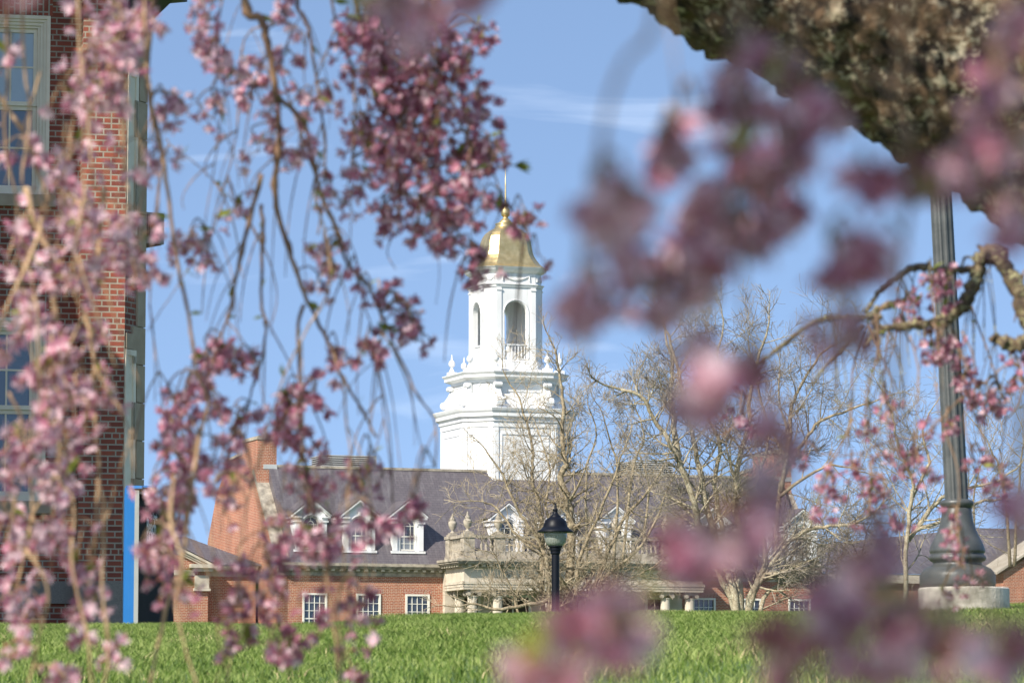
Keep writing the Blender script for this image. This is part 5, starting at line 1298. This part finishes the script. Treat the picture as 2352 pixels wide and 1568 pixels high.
for x, y, rx, ry, n in ((2160,645,55,28,46),(2100,690,35,28,14),(2060,720,35,30,12),(2150,790,55,35,36),(2200,850,50,40,26),(2240,900,25,40,14),(2330,870,25,50,20),(2290,930,45,35,20),(2020,920,40,15,9),(1980,980,40,20,12),(2170,980,45,28,16),
   (2060,1030,45,40,22),(2110,1080,45,28,14),(1910,1090,40,28,14),(1900,1150,35,28,14),(1980,1130,40,28,12),(1960,1060,40,25,12),(2020,1120,25,25,8),(2070,1180,28,28,9),(2260,1080,35,35,18),(2285,1120,25,28,12),(2190,1190,35,35,12),(2200,1240,25,28,9),
   (2230,1300,28,28,8),(2000,1180,28,22,8),(1700,960,45,28,14),(1700,875,28,18,6),(1850,1040,26,26,10),(2340,800,20,30,8),(2110,760,20,30,8),(2185,1360,25,30,6),(1880,1180,25,20,5),(2050,960,25,20,5)):
    CRT.blob(x, y, rx, ry, int(n * .95), YH, .0235, TONE_SHADE, .15)
for _ in range(46):
    S = random.choice(CRT.st[:6]); i = random.randrange(len(S['P'])); x, y = S['px'][i]
    if x > 2352 or y < 560: continue
    dx = rnd(-60, 60); L_ = rnd(80, 330); Yk = S['P'][i].y
    q = smooth_pts([S['P'][i]] + [pt(x + dx * a, y + L_ * b, Yk) for a, b in ((.4, .15), (.8, .45), (1.0, .75), (rnd(.7, 1.2), 1.0))], 4)
    S['wood'].tube(q, [rnd(2.6, 4.2) * Yk / FPX / 2 * (1 - .5 * k / len(q)) for k in range(len(q))], 5, cap=False)
for S in CRT.st[8:]: strand_leaves(S, 2, .025)
# ---- nearest sprays, far out of focus
near = [([(1520, -250), (1500, 50), (1430, 150), (1390, 280), (1370, 400), (1340, 520), (1335, 650), (1340, 860)], 1.35, 17),
        ([(1700, -250), (1705, 100), (1710, 300), (1700, 500), (1715, 750)], 1.5, 15), ([(2080, -250), (2070, 100), (2060, 250), (2090, 420), (2070, 600), (2060, 900), (2075, 1100)], 1.5, 18),
        ([(1860, -200), (1820, 200), (1760, 420), (1600, 560), (1480, 700)], 1.6, 9), ([(2300, -250), (2290, 150), (2220, 420), (1990, 420)], 1.5, 9), ([(1900, 550), (1950, 760), (1650, 860), (1620, 960)], 1.5, 8),
        ([(2352, 900), (2330, 1250), (2240, 1330), (2180, 1420), (2170, 1620)], 1.3, 30), ([(1800, 1000), (1790, 1100), (1650, 1260), (1420, 1400)], 1.45, 10), ([(2075, 1080), (2010, 1250), (1960, 1400), (1820, 1520)], 1.4, 12),
        ([(840, -250), (900, -20), (1050, 0), (1120, -40)], 1.5, 8), ([(1500, -200), (1560, 235), (1520, 340)], 1.7, 6), ([(1200, 1700), (1190, 1560)], 1.5, 8)]
NS = [CRT.strand(P, Y, w, w * .7, M_TWIG_LIT if w > 25 else M_TWIG) for P, Y, w in near]
NF = [(1520,330),(1575,300),(1500,380),(1390,470),(1440,480),(1375,530),(1410,580),(1330,725),(1385,715),(1440,670),(1500,705),(1550,690),(1480,650),(1560,590),(1620,560),(1670,540),(1600,650),(1645,480),(1600,450),(1760,500),
 (1810,460),(1740,570),(1850,440),(1700,330),(1745,300),(1700,250),(1680,150),(1750,130),(1800,160),(1850,290),(1830,380),(1770,400),(1710,400),(1640,230),(1950,260),(1950,610),(1990,590),(1920,640),(1990,400),(2060,420),(2130,400),
 (2190,370),(2230,300),(2280,340),(2300,240),(2330,170),(2260,160),(2340,60),(2210,430),(2150,440),(1640,860),(1615,930),(1670,900),(1605,800),(1745,830),(1900,770),(1965,755),(1720,1120),(1790,1130),(1700,1180),(1770,1200),
 (1640,1230),(1590,1260),(1620,1300),(1690,1280),(1750,1260),(1540,1220),(1400,1400),(1340,1440),(1430,1440),(1380,1490),(1460,1370),(1950,1290),(2010,1330),(1900,1380),(1970,1400),(2040,1420),(2090,1390),(2120,1460),(1880,1440),
 (1800,1490),(1960,1500),(2060,1500),(2150,1490),(2010,1240),(2070,1270),(2190,1500),(2290,1500),(2320,1510),(1800,1550),(1190,1555),(1240,1550),(870,10),(930,20),(985,0),(1040,15),(1100,0),(900,50),(2345,1190),(2345,1300),
 (2340,480),(2320,530),(1420,500),(1360,500),(1405,440),(1360,700),(1460,720),(1530,640),(1580,540),(1630,520),(1690,500),(1730,520),(1780,540),(1540,350),(1600,260),(1680,210),(1720,180),(1770,240),(1820,330),(1700,430),(1750,450),(1880,270),(1920,250),(1790,300),(1935,600),(1975,560),(2030,400),(2090,400),(2160,400),(2250,260),(2310,290),(2340,120),(1620,620),(1520,720),(1330,700),(1570,640),(1790,1020),(1330,1550),(1870,240),(1660,600)]
for q_, (x, y) in enumerate(NF):
    low = y > 780
    if low and q_ % 7 == 1: continue
    if not low: x += rnd(-14, 14); y += rnd(-14, 14)
    S = min(NS, key=lambda S: min((a - x) ** 2 + (b - y) ** 2 for a, b in S['px']))
    Y = (S['Y'] + rnd(-.15, .15)) if not low else rnd(1.15, 1.45); c = pt(x, y - 30, Y)
    bi = min(range(len(S['px'])), key=lambda i: (S['px'][i][0] - x) ** 2 + (S['px'][i][1] - y + 60) ** 2); q = S['P'][bi]
    S['wood'].tube(smooth_pts([q, q.lerp(c, .5) + Vector((0, 0, .01)), c], 4), [.0011] * 9, 5)
    for k in range(2):
        d = rvec(); d.z -= .6; d.normalize(); e = pt(x + rnd(-28, 28), y + rnd(-20, 28), Y + rnd(-.03, .03))
        S['wood'].tube([c, c.lerp(e, .5), e], [.0006] * 3, 4, cap=False); flower(S['fl'], e, d + rvec() * .3, (.0180 if not low else .0210) * rnd(.85, 1.15), TONE_N, 10)
    if random.random() < .2: leaf(S['fl'], c, rvec(), .02)
CRT.finish()
def boxR():
    while True:
        tgt = pt(rnd(1400, 2352), rnd(-200, 700), 8.4); p = tgt + SV * rnd(1.2, 2.6)
        if p.y < .3 and (abs(p.x) < .12 and abs(p.z) < .12): continue
        if p.y < .15 or p.z > top_z(p.y) + .05: return p
def boxN():
    while True:
        tgt = pt(rnd(1150, 2420), rnd(-50, 1280), rnd(1.1, 1.7)); p = tgt + SV * rnd(.35, 1.1)
        if p.y < .12 or p.z > top_z(p.y) + .04:
            if (p - tgt).length > .3 and p.length > .18: return p
shade_canopy(CRT.T, 1500, boxN, .026, TONE_SHADE, 'overhead_shade_blossoms')  # out-of-view clusters added to shade the nearest sprays
shade_canopy(CRT.T, 900, boxR, .030, TONE_SHADE)  # out-of-view crown added to shade the limb
